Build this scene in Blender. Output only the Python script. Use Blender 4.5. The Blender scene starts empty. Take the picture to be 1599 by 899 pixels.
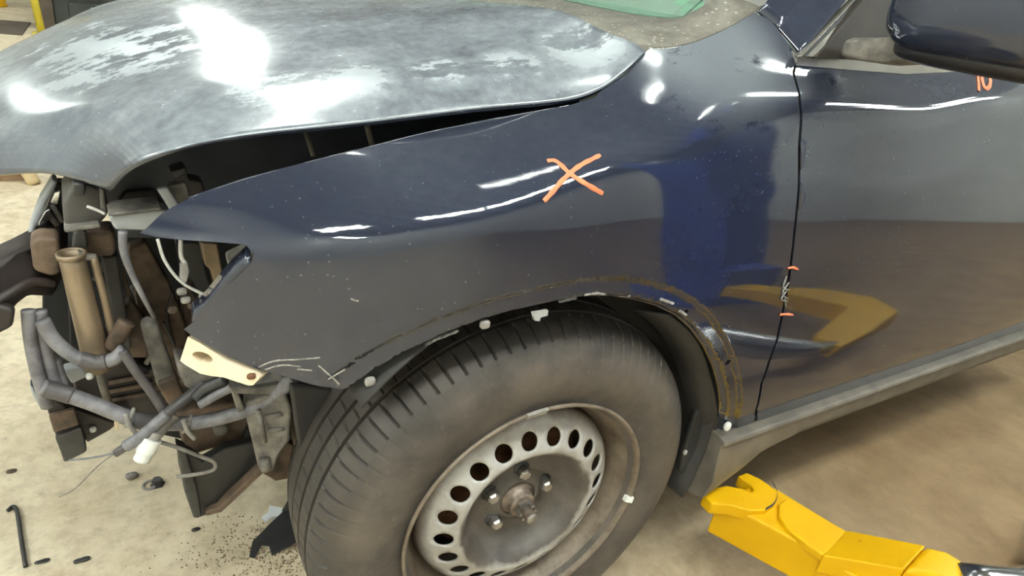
import bpy, bmesh, math, random
import numpy as np
from mathutils import Vector, Matrix
from mathutils.geometry import delaunay_2d_cdt
random.seed(4); np.random.seed(4)
sc = bpy.context.scene
COL = sc.collection
# ------------------------------------------------------------------ camera, world, exposure
CAM = np.array([-0.5673, -0.6133, 1.1756])
PITCH, YAW, ROLL, FPX = 0.4347, 0.6110, 0.1514, 1036.1
FW = np.array([math.sin(YAW)*math.cos(PITCH), math.cos(YAW)*math.cos(PITCH), -math.sin(PITCH)])
_r = np.array([math.cos(YAW), -math.sin(YAW), 0.]); _u = np.cross(_r, FW)
RT = math.cos(ROLL)*_r + math.sin(ROLL)*_u; UP = -math.sin(ROLL)*_r + math.cos(ROLL)*_u
cam_data = bpy.data.cameras.new('camera'); cam = bpy.data.objects.new('camera', cam_data); COL.objects.link(cam)
cam.matrix_world = Matrix(((RT[0], UP[0], -FW[0], CAM[0]), (RT[1], UP[1], -FW[1], CAM[1]), (RT[2], UP[2], -FW[2], CAM[2]), (0, 0, 0, 1)))
cam_data.sensor_width = 36.0; cam_data.lens = FPX/1599*36; cam_data.clip_start = 0.02
sc.camera = cam
world = bpy.data.worlds.new('world'); sc.world = world; world.use_nodes = True
world.node_tree.nodes['Background'].inputs[0].default_value = (0.9, 0.95, 1.0, 1)
world.node_tree.nodes['Background'].inputs[1].default_value = 0.15
sc.view_settings.view_transform = 'Standard'; sc.view_settings.look = 'None'
sc.view_settings.exposure = 0.0; sc.view_settings.gamma = 1.0; sc.view_settings.use_curve_mapping = False
TUBE_POWER = 100.0

# measured points: a ray of the camera cut with a plane of the place
def ray(px, py): return FW + RT*(px-799.5)/FPX + UP*(449.5-py)/FPX
def aty(px, py, Y): d = ray(px, py); return CAM + d*(Y-CAM[1])/d[1]
def atz(px, py, Z): d = ray(px, py); return CAM + d*(Z-CAM[2])/d[2]
def atx(px, py, X): d = ray(px, py); return CAM + d*(X-CAM[0])/d[0]

# ------------------------------------------------------------------ materials
MATS = {}
def nt(name):
    m = bpy.data.materials.new(name); m.use_nodes = True
    t = m.node_tree; b = t.nodes['Principled BSDF']; MATS[name] = m
    return m, t, b
def node(t, kind, **kw):
    n = t.nodes.new(kind)
    for k, v in kw.items():
        if k.startswith('i_'):
            key = k[2:]; key = int(key) if key.isdigit() else key.replace('_', ' ')
            n.inputs[key].default_value = v
        else: setattr(n, k, v)
    return n
def ramp(t, fac, stops, interp='LINEAR'):
    r = t.nodes.new('ShaderNodeValToRGB'); r.color_ramp.interpolation = interp
    el = r.color_ramp.elements
    while len(el) < len(stops): el.new(0.5)
    for e, (p, c) in zip(el, stops):
        e.position = p; e.color = (c, c, c, 1) if isinstance(c, (int, float)) else (*c, 1)
    t.links.new(fac, r.inputs[0]); return r.outputs[0]
def mixc(t, fac, a, b, blend='MIX'):
    m = t.nodes.new('ShaderNodeMix'); m.data_type = 'RGBA'; m.blend_type = blend
    for s, v in ((m.inputs[0], fac), (m.inputs[6], a), (m.inputs[7], b)):
        if hasattr(v, 'node'): t.links.new(v, s)
        elif isinstance(v, (int, float)): s.default_value = v
        else: s.default_value = (*v, 1)
    return m.outputs[2]
def math_(t, op, a, b=0.0):
    m = t.nodes.new('ShaderNodeMath'); m.operation = op
    for s, v in ((m.inputs[0], a), (m.inputs[1], b)):
        if hasattr(v, 'node'): t.links.new(v, s)
        else: s.default_value = v
    return m.outputs[0]
def geo(t): return t.nodes.new('ShaderNodeNewGeometry')
def noise(t, scale, detail=4, rough=.55, vec=None, dim='3D'):
    n = node(t, 'ShaderNodeTexNoise', i_Scale=scale, i_Detail=detail, i_Roughness=rough)
    if vec is None: vec = geo(t).outputs['Position']
    t.links.new(vec, n.inputs['Vector']); return n.outputs[0]
def bump(t, b, h, strength=.3, dist=.01):
    n = node(t, 'ShaderNodeBump', i_Strength=strength, i_Distance=dist)
    t.links.new(h, n.inputs['Height']); t.links.new(n.outputs[0], b.inputs['Normal'])
def simple(name, col, rough=.6, metal=0., var=.25, scale=25, col2=None, bumpy=0.0, spec=.5, coat=0.):
    m, t, b = nt(name)
    b.inputs['Roughness'].default_value = rough; b.inputs['Metallic'].default_value = metal
    b.inputs['Specular IOR Level'].default_value = spec; b.inputs['Coat Weight'].default_value = coat
    n = noise(t, scale, 5)
    c2 = col2 if col2 else tuple(c*(1-var) for c in col)
    c = ramp(t, n, [(.36, c2), (.62, col)])
    t.links.new(c, b.inputs['Base Color'])
    if bumpy: bump(t, b, noise(t, scale*4, 3), bumpy, .002)
    return m
def dist_mask(t, p, r0, r1):
    """1 inside radius r0 of point p, 0 outside r1"""
    v = node(t, 'ShaderNodeVectorMath', operation='DISTANCE'); t.links.new(geo(t).outputs['Position'], v.inputs[0])
    v.inputs[1].default_value = tuple(p)
    m = node(t, 'ShaderNodeMapRange', i_1=r0, i_2=r1, i_3=1.0, i_4=0.0); m.interpolation_type = 'SMOOTHSTEP'
    t.links.new(v.outputs['Value'], m.inputs[0]); return m.outputs[0]

def paint(name, dust_top, scuffs=(), base=(.009, .0125, .027), coatrough=.05):
    m, t, b = nt(name)
    g = geo(t)
    sep = t.nodes.new('ShaderNodeSeparateXYZ'); t.links.new(g.outputs['True Normal'], sep.inputs[0])
    upf = node(t, 'ShaderNodeMapRange', i_1=.45, i_2=.95, i_3=0., i_4=1.); upf.interpolation_type = 'SMOOTHSTEP'
    t.links.new(sep.outputs[2], upf.inputs[0])
    n1 = noise(t, 9, 6, .65); n2 = noise(t, 60, 4, .6)
    vor = node(t, 'ShaderNodeTexVoronoi', i_Scale=95.0); t.links.new(g.outputs['Position'], vor.inputs['Vector'])
    speck = ramp(t, vor.outputs['Distance'], [(.09, 1.0), (.16, 0.0)])
    sel = ramp(t, noise(t, 26, 3, .5), [(.5, 0.), (.62, 1.)])
    speck = math_(t, 'MULTIPLY', speck, sel)
    film = math_(t, 'MULTIPLY', ramp(t, n1, [(.3, .45), (.7, 1.)]), ramp(t, n2, [(.3, .6), (.7, 1.)]))
    film = math_(t, 'MULTIPLY', film, math_(t, 'ADD', math_(t, 'MULTIPLY', upf.outputs[0], dust_top), .006))
    d = math_(t, 'ADD', film, math_(t, 'MULTIPLY', speck, .10 + .25*dust_top))
    for (p, r0, r1, k, lo) in scuffs:
        vm = node(t, 'ShaderNodeVectorMath', operation='MULTIPLY'); t.links.new(g.outputs['Position'], vm.inputs[0]); vm.inputs[1].default_value = (.55, 1, 1)
        mk = math_(t, 'MULTIPLY', dist_mask(t, p, r0, r1), ramp(t, noise(t, 16, 7, .72, vm.outputs[0]), [(lo, 0.), (lo+.07, 1.)]))
        d = math_(t, 'ADD', d, math_(t, 'MULTIPLY', mk, k))
    d = math_(t, 'MINIMUM', d, .95)
    col = mixc(t, d, base, (.49, .53, .55))
    t.links.new(col, b.inputs['Base Color'])
    met = math_(t, 'MULTIPLY', math_(t, 'SUBTRACT', 1.0, d), .12)
    t.links.new(met, b.inputs['Metallic'])
    b.inputs['Roughness'].default_value = .5; b.inputs['Specular IOR Level'].default_value = .08
    b.inputs['Coat Weight'].default_value = 1.0
    t.links.new(math_(t, 'ADD', math_(t, 'MULTIPLY', d, .42), coatrough), b.inputs['Coat Roughness'])
    t.links.new(math_(t, 'SUBTRACT', 1.0, math_(t, 'MULTIPLY', d, .6)), b.inputs['Coat Weight'])
    b.inputs['Coat IOR'].default_value = 1.66
    return m

# ------------------------------------------------------------------ object helpers
def link(name, me, mat=None, parent=None, smooth=False):
    o = bpy.data.objects.new(name, me); COL.objects.link(o)
    if mat: me.materials.append(MATS[mat] if isinstance(mat, str) else mat)
    if smooth:
        me.polygons.foreach_set('use_smooth', [True]*len(me.polygons))
    if parent:
        o.parent = parent
        if parent.type == 'EMPTY': o.matrix_parent_inverse = Matrix.Translation(-parent.location)
        elif parent.get('_off'): o.matrix_parent_inverse = Matrix.Translation(-parent.location)
    return o
def from_data(name, v, f, mat=None, parent=None, smooth=False):
    me = bpy.data.meshes.new(name); me.from_pydata([tuple(map(float, p)) for p in v], [], [tuple(map(int, q)) for q in f]); me.update()
    bm = bmesh.new(); bm.from_mesh(me); bmesh.ops.recalc_face_normals(bm, faces=bm.faces); bm.to_mesh(me); bm.free()
    return link(name, me, mat, parent, smooth)
def tag(o, label=None, cat=None, group=None, kind=None):
    if label: o['label'] = label
    if cat: o['category'] = cat
    if group: o['group'] = group
    if kind: o['kind'] = kind
    return o
def thing(name, label, cat, loc):
    o = bpy.data.objects.new(name, None); o.location = loc; o.empty_display_size = .1; COL.objects.link(o)
    return tag(o, label, cat)
def rebase(o):
    """move a single-mesh thing's origin to the middle of its base"""
    me = o.data; n = len(me.vertices); a = np.empty(n*3); me.vertices.foreach_get('co', a); a = a.reshape(-1, 3)
    c = np.array([(a[:, 0].min()+a[:, 0].max())/2, (a[:, 1].min()+a[:, 1].max())/2, a[:, 2].min()])
    me.vertices.foreach_set('co', (a-c).ravel()); o.location = o.location + Vector(c); me.update(); return o
def bevel(o, w=.004, seg=2, ang=40):
    m = o.modifiers.new('bevel', 'BEVEL'); m.width = w; m.segments = seg; m.limit_method = 'ANGLE'; m.angle_limit = math.radians(ang)
    o.data.polygons.foreach_set('use_smooth', [True]*len(o.data.polygons))
    w2 = o.modifiers.new('wn', 'WEIGHTED_NORMAL'); w2.keep_sharp = True
    return o
def prism(name, pts, ext, mat, parent=None, bev=.003):
    """closed outline of 3D points pushed along ext: a solid plate"""
    p = [np.asarray(q, float) for q in pts]; e = np.asarray(ext, float); n = len(p)
    v = p + [q+e for q in p]
    f = [list(range(n))[::-1], list(range(n, 2*n))] + [[i, (i+1) % n, (i+1) % n+n, i+n] for i in range(n)]
    o = from_data(name, v, f, mat, parent)
    if bev: bevel(o, bev)
    return o
def plate(name, pxs, Y, th, mat, parent=None, bev=.003):
    """outline measured in the photograph at depth Y (or per-point depths), th metres thick into the car"""
    pts = [aty(q[0], q[1], q[2] if len(q) > 2 else Y) for q in pxs]
    return prism(name, pts, (0, th, 0), mat, parent, bev)
def spline(pts, n):
    p = np.asarray(pts, float)
    if len(p) == 2: return np.array([p[0]+(p[1]-p[0])*i/(n-1) for i in range(n)])
    P = np.vstack([2*p[0]-p[1], p, 2*p[-1]-p[-2]]); out = []
    m = len(p)-1
    for i in range(n):
        s = min(i/(n-1)*m, m-1e-9); k = int(s); u = s-k
        a, b, c, d = P[k:k+4]
        out.append(.5*((2*b)+(-a+c)*u+(2*a-5*b+4*c-d)*u*u+(-a+3*b-3*c+d)*u**3))
    return np.array(out)
def tube(name, pts, r, mat, parent=None, n=None, seg=10, ridge=0., cap=True, curved=True):
    n = n or max(8, 7*len(pts))
    p = spline(pts, n) if curved else np.asarray(pts, float)
    n = len(p); v = []; f = []
    T = np.gradient(p, axis=0); T /= np.linalg.norm(T, axis=1)[:, None]
    a = np.array([0, 0, 1.]); a = a if abs(T[0]@a) < .9 else np.array([1., 0, 0])
    for i in range(n):
        a = a-T[i]*(a@T[i]); a /= np.linalg.norm(a); b = np.cross(T[i], a)
        rr = (r(i/(n-1)) if callable(r) else r)*(1+(ridge if i % 2 else 0))
        for k in range(seg):
            w = 2*math.pi*k/seg; v.append(p[i]+rr*(math.cos(w)*a+math.sin(w)*b))
    for i in range(n-1):
        for k in range(seg): f.append([i*seg+k, i*seg+(k+1) % seg, (i+1)*seg+(k+1) % seg, (i+1)*seg+k])
    if cap: f += [list(range(seg))[::-1], list(range((n-1)*seg, n*seg))]
    o = from_data(name, v, f, mat, parent, True)
    return o
def ptube(name, pxs, r, mat, parent=None, **k):
    return tube(name, [aty(*q) for q in pxs], r, mat, parent, **k)
def box(name, c, s, mat, parent=None, rot=None, bev=.004):
    v = []; 
    for i in (-1, 1):
        for j in (-1, 1):
            for k in (-1, 1): v.append(np.array([i*s[0]/2, j*s[1]/2, k*s[2]/2]))
    if rot is not None:
        M = np.array(rot); v = [M@q for q in v]
    v = [q+np.asarray(c, float) for q in v]
    o = from_data(name, v, [[0, 1, 3, 2], [4, 6, 7, 5], [0, 4, 5, 1], [2, 3, 7, 6], [0, 2, 6, 4], [1, 5, 7, 3]], mat, parent)
    if bev: bevel(o, bev)
    return o
def lathe(name, prof, frame, mat, parent=None, seg=64, smooth=True, closed=False, radial=None):
    """prof = [(r, o)], frame(r, ang, o) -> point"""
    v = []; f = []; m = len(prof)
    for i in range(seg):
        a = 2*math.pi*i/seg
        for (r, o) in prof: v.append(frame(radial(r, o, i) if radial else r, a, o))
    for i in range(seg):
        j = (i+1) % seg
        for k in range(m if closed else m-1):
            l = (k+1) % m; f.append([i*m+k, j*m+k, j*m+l, i*m+l])
    return from_data(name, v, f, mat, parent, smooth)
def pchip(x, y, q):
    x = np.asarray(x, float); y = np.asarray(y, float); h = np.diff(x); d = np.diff(y)/h
    m = np.zeros(len(x)); m[0] = d[0]; m[-1] = d[-1]
    for i in range(1, len(x)-1):
        if d[i-1]*d[i] > 0:
            w1 = 2*h[i]+h[i-1]; w2 = h[i]+2*h[i-1]; m[i] = (w1+w2)/(w1/d[i-1]+w2/d[i])
    q = np.clip(np.asarray(q, float), x[0], x[-1]); k = np.clip(np.searchsorted(x, q, 'right')-1, 0, len(x)-2)
    u = (q-x[k])/h[k]
    return ((1+2*u)*(1-u)**2*y[k]+u*(1-u)**2*h[k]*m[k]+u*u*(3-2*u)*y[k+1]+u*u*(u-1)*h[k]*m[k+1])

# ------------------------------------------------------------------ body side surface  Y = S(x, z)
ST = {  # x : twelve (z, Y) levels from the sill to the top of the fender
 -.60: [(.22,.33),(.40,.31),(.52,.30),(.62,.295),(.70,.29),(.80,.285),(.846,.28),(.850,.281),(.853,.283),(.857,.285),(.865,.29),(.89,.30)],
 -.522:[(.22,.26),(.40,.24),(.52,.23),(.62,.223),(.70,.22),(.80,.216),(.846,.214),(.851,.217),(.855,.222),(.862,.228),(.875,.235),(.90,.25)],
 -.45: [(.22,.20),(.40,.18),(.52,.17),(.62,.165),(.70,.162),(.80,.161),(.843,.166),(.852,.172),(.876,.186),(.898,.20),(.915,.22),(.94,.26)],
 -.33: [(.22,.13),(.40,.11),(.52,.095),(.62,.085),(.70,.078),(.82,.072),(.874,.078),(.886,.088),(.92,.128),(.946,.165),(.957,.195),(.97,.25)],
 -.15: [(.22,.10),(.40,.07),(.52,.05),(.62,.034),(.72,.022),(.86,.012),(.916,.015),(.93,.024),(.955,.07),(.977,.145),(.984,.19),(.992,.26)],
 .05:  [(.22,.09),(.40,.05),(.52,.028),(.62,.013),(.74,.002),(.88,.005),(.958,.016),(.980,.027),(1.003,.066),(1.028,.145),(1.042,.20),(1.06,.27)],
 .16:  [(.22,.09),(.40,.047),(.52,.026),(.62,.011),(.74,.001),(.88,.007),(.945,.016),(.980,.028),(1.015,.050),(1.046,.088),(1.075,.140),(1.105,.20)],
 .25:  [(.22,.09),(.40,.046),(.52,.025),(.63,.009),(.76,.0),(.90,.010),(.970,.026),(1.00,.036),(1.045,.053),(1.064,.068),(1.09,.115),(1.15,.19)],
 .45:  [(.22,.09),(.40,.042),(.50,.016),(.60,.004),(.74,.0),(.92,.016),(.970,.028),(1.00,.036),(1.052,.053),(1.066,.062),(1.095,.100),(1.17,.165)],
 .75:  [(.22,.09),(.40,.042),(.50,.012),(.60,.001),(.74,-.002),(.92,.014),(.970,.026),(1.00,.033),(1.056,.050),(1.070,.060),(1.098,.092),(1.18,.145)],
 1.05: [(.22,.09),(.40,.042),(.50,.012),(.60,.001),(.74,-.002),(.92,.014),(.970,.024),(1.01,.033),(1.085,.050),(1.100,.060),(1.125,.085),(1.20,.135)],
 2.6:  [(.22,.10),(.40,.055),(.52,.030),(.65,.014),(.78,.008),(.92,.022),(.990,.034),(1.04,.043),(1.115,.060),(1.130,.070),(1.155,.095),(1.22,.145)]}
XS = sorted(ST); X0, X1, DX = -.60, 2.6, .01; Z0, Z1, DZ = .22, 1.22, .004
GX = np.arange(X0, X1+DX/2, DX); GZ = np.arange(Z0, Z1+DZ/2, DZ)
LV = [(pchip(XS, [ST[x][l][0] for x in XS], GX), pchip(XS, [ST[x][l][1] for x in XS], GX)) for l in range(12)]
G = np.zeros((len(GX), len(GZ)))
for i in range(len(GX)):
    zz = np.array([LV[l][0][i] for l in range(12)]); yy = np.array([LV[l][1][i] for l in range(12)])
    G[i] = pchip(zz, yy, GZ)
    ab = GZ > zz[-1]; G[i, ab] = yy[-1]+(GZ[ab]-zz[-1])*min((yy[-1]-yy[-2])/(zz[-1]-zz[-2]), 1.4)
def blur(a, s, ax):
    r = int(3*s)+1; k = np.exp(-.5*(np.arange(-r, r+1)/s)**2); k /= k.sum()
    pad = [(0, 0), (0, 0)]; pad[ax] = (r, r); b = np.pad(a, pad, mode='reflect', reflect_type='odd')
    return np.apply_along_axis(lambda q: np.convolve(q, k, 'valid'), ax, b)
G = blur(blur(G, 2.6, 0), 1.5, 1)
def S(x, z):
    x = np.asarray(x, float); z = np.asarray(z, float)
    u = np.clip((x-X0)/DX, 1, len(GX)-3); v = np.clip((z-Z0)/DZ, 1, len(GZ)-3)
    i = u.astype(int); j = v.astype(int); a = u-i; b = v-j
    def w(t): return (-.5*t+t*t-.5*t**3, 1-2.5*t*t+1.5*t**3, .5*t+2*t*t-1.5*t**3, -.5*t*t+.5*t**3)
    wa, wb = w(a), w(b); out = 0
    for m in range(4):
        for n in range(4): out = out + wa[m]*wb[n]*G[i+m-1, j+n-1]
    return out
def hit(px, py, F=S):
    d = ray(px, py); d = d/np.linalg.norm(d); t = np.arange(.3, 4.5, .004)
    P = CAM+d[None]*t[:, None]; g = P[:, 1]-F(P[:, 0], P[:, 2])
    ok = np.where((g[:-1] < 0) & (g[1:] >= 0))[0]
    if not len(ok): raise ValueError('no hit %s' % ((px, py),))
    k = ok[0]; s = t[k]+(t[k+1]-t[k])*(-g[k])/(g[k+1]-g[k]); return CAM+d*s
def hits(pts, F=S): return [hit(*q, F=F) for q in pts]
def inside(P, poly):
    x, y = P[:, 0], P[:, 1]; c = np.zeros(len(P), bool); n = len(poly); j = n-1
    for i in range(n):
        xi, yi = poly[i]; xj, yj = poly[j]
        cond = ((yi > y) != (yj > y)); c ^= cond & (x < (xj-xi)*(y-yi)/((yj-yi) if yj != yi else 1e-12)+xi); j = i
    return c
def pdist(P, line, closed=False):
    d = np.full(len(P), 9.); L = list(line)+([line[0]] if closed else [])
    for a, b in zip(L[:-1], L[1:]):
        a = np.asarray(a); b = np.asarray(b); e = b-a; t = np.clip(((P-a)@e)/max(e@e, 1e-12), 0, 1)
        d = np.minimum(d, np.linalg.norm(P-(a+t[:, None]*e), axis=1))
    return d
def dense(loop, step, closed=True):
    out = []; n = len(loop)
    for i in range(n if closed else n-1):
        a = np.asarray(loop[i]); b = np.asarray(loop[(i+1) % n]); m = max(1, int(np.linalg.norm(b-a)/step))
        out += [a+(b-a)*k/m for k in range(m)]
    if not closed: out.append(np.asarray(loop[-1]))
    return out
def panel(name, loop, F, step, th, mat, parent=None, extra=(), holes=(), clear=.45):
    """sheet-metal panel: outline in (x, z) lifted to Y = F(x, z), with thickness and rolled-in rim"""
    L = dense(loop, step[0]); poly = np.array(L)
    hs = [np.array(dense(h, step[0])) for h in holes]
    gx = np.arange(poly[:, 0].min(), poly[:, 0].max(), step[0]); gz = np.arange(poly[:, 1].min(), poly[:, 1].max(), step[1])
    P = np.stack(np.meshgrid(gx, gz), -1).reshape(-1, 2)
    if len(extra):
        E = np.array(extra); k = pdist(P, E) > step[1]*.6 if False else np.ones(len(P), bool); P = np.vstack([P[k], E])
    k = inside(P, poly) & (pdist(P, poly, True) > clear*step[1])
    for h in hs: k &= ~inside(P, h) & (pdist(P, h, True) > clear*step[1])
    P = P[k]
    V = [Vector(q) for q in poly]; ed = [(i, (i+1) % len(poly)) for i in range(len(poly))]
    for h in hs:
        s = len(V); V += [Vector(q) for q in h]; ed += [(s+i, s+(i+1) % len(h)) for i in range(len(h))]
    V += [Vector(q) for q in P]
    ov, oe, of, *_ = delaunay_2d_cdt(V, ed, [], 0, 1e-6)
    A = np.array([tuple(q) for q in ov]); T = np.array([f for f in of if len(f) == 3])
    c = A[T].mean(1); k = inside(c, poly)
    for h in hs: k &= ~inside(c, h)
    T = T[k]
    e = 5e-4
    Y = F(A[:, 0], A[:, 1]); gx = (F(A[:, 0]+e, A[:, 1])-F(A[:, 0]-e, A[:, 1]))/(2*e); gz = (F(A[:, 0], A[:, 1]+e)-F(A[:, 0], A[:, 1]-e))/(2*e)
    N = np.stack([gx, -np.ones_like(gx), gz], -1); N /= np.linalg.norm(N, axis=1)[:, None]
    O = np.stack([A[:, 0], Y, A[:, 1]], -1); I = O-N*th; n = len(O)
    area = np.cross(O[T[:, 1]]-O[T[:, 0]], O[T[:, 2]]-O[T[:, 0]]); fl = (area*N[T[:, 0]]).sum(1) < 0
    T[fl] = T[fl][:, ::-1]
    cnt = {}
    for a, b, c_ in T:
        for p, q in ((a, b), (b, c_), (c_, a)): cnt[(p, q)] = 1
    rim = [(p, q) for (p, q) in cnt if (q, p) not in cnt]
    faces = [tuple(f) for f in T] + [tuple(f[::-1]+n) for f in T] + [(q, p, p+n, q+n) for p, q in rim]
    me = bpy.data.meshes.new(name); me.from_pydata([tuple(p) for p in np.vstack([O, I])], [], [tuple(int(i) for i in f) for f in faces]); me.update()
    me.polygons.foreach_set('use_smooth', [True]*len(me.polygons))
    nn = []
    for pl in me.polygons:
        if len(pl.vertices) == 3:
            s = 1 if pl.vertices[0] < n else -1
            for vi in pl.vertices: nn.append(tuple(s*N[vi % n]))
        else:
            for vi in pl.vertices: nn.append(tuple(pl.normal))
    me.normals_split_custom_set(nn)
    return link(name, me, mat, parent)
# ------------------------------------------------------------------ the palette
HOOD_SCUFFS = [((-.62, .42, .91), .12, .32, .07, .22), (aty(225, 100, .62), .05, .20, 0.45, .47), (aty(290, 75, .62), .03, .16, 0.42, .47), (aty(420, 128, .30), .02, .09, 0.36, .47), (aty(560, 120, .28), .015, .07, 0.36, .44),
               (aty(690, 112, .27), .015, .07, 0.36, .44), (aty(800, 95, .26), .015, .07, 0.36, .46), (aty(920, 75, .26), .03, .10, 0.42, .42), (aty(95, 55, .8), .04, .14, 0.36, .48)]
def vscale(p): return (p[0]*1.0, p[1], p[2])
paint('car_paint', .045, [((.24*.55, .10, 1.10), .0, .0, 0, .5)][:0] + [((.27, .15, 1.12), .05, .19, .22, .36)])
paint('hood_paint', .50, HOOD_SCUFFS, coatrough=.07)
simple('black_plastic', (.018, .017, .016), .5, var=.5, scale=18, bumpy=.1)
simple('dusty_plastic', (.060, .055, .048), .65, var=.6, scale=14, bumpy=.12)
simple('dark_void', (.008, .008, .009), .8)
simple('inner_metal', (.035, .040, .052), .45, .2, var=.4, scale=12)
simple('sill_plastic', (.155, .135, .108), .5, var=.35, scale=16, bumpy=.08)
simple('liner_plastic', (.028, .025, .023), .7, var=.45, scale=10, bumpy=.15)
simple('cream_foam', (.80, .66, .46), .6, var=.12, scale=20)
simple('tan_tube', (.27, .20, .13), .4, .35, var=.25, scale=14)
simple('brown_dirty', (.14, .092, .060), .75, var=.65, scale=28, bumpy=.15)
simple('dark_brown', (.034, .024, .021), .55, var=.6, scale=24, bumpy=.15)
simple('grey_panel', (.36, .37, .38), .5, .1, var=.15, scale=12)
simple('conduit', (.20, .19, .20), .5, var=.5, scale=40)
simple('conduit_dark', (.085, .075, .075), .5, var=.45, scale=30)
simple('white_plastic', (.74, .74, .70), .45, var=.12, scale=40)
simple('pale_cable', (.56, .54, .50), .5, var=.15, scale=40)
simple('dirty_grey', (.19, .17, .145), .65, var=.6, scale=40, bumpy=.2)
simple('chrome', (.75, .76, .78), .18, 1.0, var=.1, scale=10)
simple('bare_steel', (.40, .37, .34), .38, .9, var=.35, scale=40, bumpy=.15)
simple('rust_steel', (.22, .17, .135), .5, .6, var=.6, scale=60, bumpy=.25)
simple('rust', (.20, .085, .035), .8, .1, var=.6, scale=45, bumpy=.3)
simple('rust_dark', (.07, .035, .02), .85, var=.6, scale=45, bumpy=.3)
simple('orange_pen', (.90, .21, .09), .6, var=.15, scale=60)
simple('white_pen', (.34, .32, .30), .7, var=.65, scale=160)
simple('clip_plastic', (.31, .285, .26), .7, var=.3, scale=60)
simple('seal_rubber', (.012, .012, .013), .5)
simple('trim_metal', (.42, .40, .36), .25, .8, var=.2, scale=12)
simple('mirror_trim', (.013, .012, .013), .35, var=.2)
simple('pane_black', (.040, .034, .028), .6, var=.3, scale=10, spec=.2)
simple('steel_dark', (.06, .058, .056), .5, .5, var=.4, scale=30)
simple('lift_blue', (.03, .06, .34), .4, var=.2, scale=6)
simple('grit', (.20, .13, .07), .85, var=.4, scale=60)
simple('cardboard', (.23, .14, .075), .8, var=.2, scale=14)
simple('pale_wood', (.62, .48, .27), .7, var=.2, scale=30)
simple('machine_dark', (.03, .035, .03), .6, var=.5, scale=6)
simple('machine_brown', (.10, .075, .055), .7, var=.4, scale=5)
simple('pole_yellow', (.62, .50, .05), .5, var=.15, scale=8)
simple('wall_paint', (.74, .75, .72), .8, var=.12, scale=1.2)
simple('wall_low', (.40, .40, .37), .7, var=.15, scale=1.2)
simple('ceiling_paint', (.13, .125, .11), .9, var=.15, scale=.8)
simple('fixture', (.7, .7, .7), .5)
simple('dash', (.60, .70, .62), .7, var=.2, scale=8)  # paler dashboard: the windscreen's bright reflection is painted into its colour
simple('paper', (.52, .80, .62), .6, var=.06, scale=30)
# yellow lift paint, scuffed
m, t, b = nt('lift_yellow')
sc1 = math_(t, 'MULTIPLY', ramp(t, noise(t, 30, 7, .75), [(.66, 0.), (.70, 1.)]), ramp(t, noise(t, 6, 2, .5), [(.5, 0.), (.6, 1.)]))
c = mixc(t, sc1, ramp(t, noise(t, 5, 3), [(.3, (.64, .34, .001)), (.7, (.74, .42, .001))]), (.06, .045, .02))
t.links.new(c, b.inputs['Base Color']); b.inputs['Roughness'].default_value = .5; b.inputs['Specular IOR Level'].default_value = .25
# floor: tan dusty concrete, rust-stained; dirt, car shadow and the brighter-lit left painted in along x
m, t, b = nt('concrete')
n1 = noise(t, .9, 4, .6); n2 = noise(t, 5.5, 8, .68); n3 = noise(t, 55, 4, .6); n4 = noise(t, 24, 6, .7)
pale_lit = ramp(t, n2, [(.28, (.54, .44, .285)), (.5, (.68, .575, .41)), (.75, (.80, .71, .53))])
dirt_shade = ramp(t, n2, [(.28, (.165, .098, .043)), (.5, (.25, .160, .078)), (.75, (.345, .235, .125))])
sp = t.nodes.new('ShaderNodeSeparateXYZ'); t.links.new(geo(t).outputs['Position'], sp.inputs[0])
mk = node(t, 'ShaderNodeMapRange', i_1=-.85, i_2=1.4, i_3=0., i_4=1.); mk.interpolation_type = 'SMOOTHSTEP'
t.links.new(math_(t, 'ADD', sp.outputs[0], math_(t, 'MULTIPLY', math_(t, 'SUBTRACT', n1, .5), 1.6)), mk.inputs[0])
c = mixc(t, mk.outputs[0], pale_lit, dirt_shade)
c = mixc(t, ramp(t, n4, [(.45, 0.), (.75, .55)]), c, (.22, .155, .085))
c = mixc(t, math_(t, 'MULTIPLY', ramp(t, noise(t, 3.1, 6, .7), [(.60, 0.), (.72, 1.)]), .5), c, (.24, .12, .055))
c = mixc(t, ramp(t, n3, [(.62, 0.), (.74, .35)]), c, (.15, .105, .06))
t.links.new(c, b.inputs['Base Color']); b.inputs['Roughness'].default_value = .72
bump(t, b, math_(t, 'ADD', math_(t, 'MULTIPLY', n3, .35), n2), .35, .006)
# tyre rubber: brown dust on black
m, t, b = nt('tyre_rubber')
c = ramp(t, noise(t, 9, 6, .65), [(.3, (.030, .025, .021)), (.52, (.075, .061, .050)), (.78, (.118, .090, .066))])
c = mixc(t, ramp(t, noise(t, 70, 4, .6), [(.6, 0.), (.75, .35)]), c, (.17, .135, .10))
t.links.new(c, b.inputs['Base Color']); b.inputs['Roughness'].default_value = .62
bump(t, b, noise(t, 120, 3), .15, .001)
# glass
m, t, b = nt('windscreen_glass')
b.inputs['Base Color'].default_value = (.62, .86, .72, 1); b.inputs['Roughness'].default_value = .04
b.inputs['Transmission Weight'].default_value = .85; b.inputs['IOR'].default_value = 1.45
m, t, b = nt('dark_glass')
b.inputs['Base Color'].default_value = (.012, .012, .014, 1); b.inputs['Roughness'].default_value = .05
m, t, b = nt('tube_light')
em = (0.93, 1.0, 0.95, 1)
b.inputs['Base Color'].default_value = (1, 1, 1, 1); b.inputs['Emission Color'].default_value = em; b.inputs['Emission Strength'].default_value = TUBE_POWER

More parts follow.
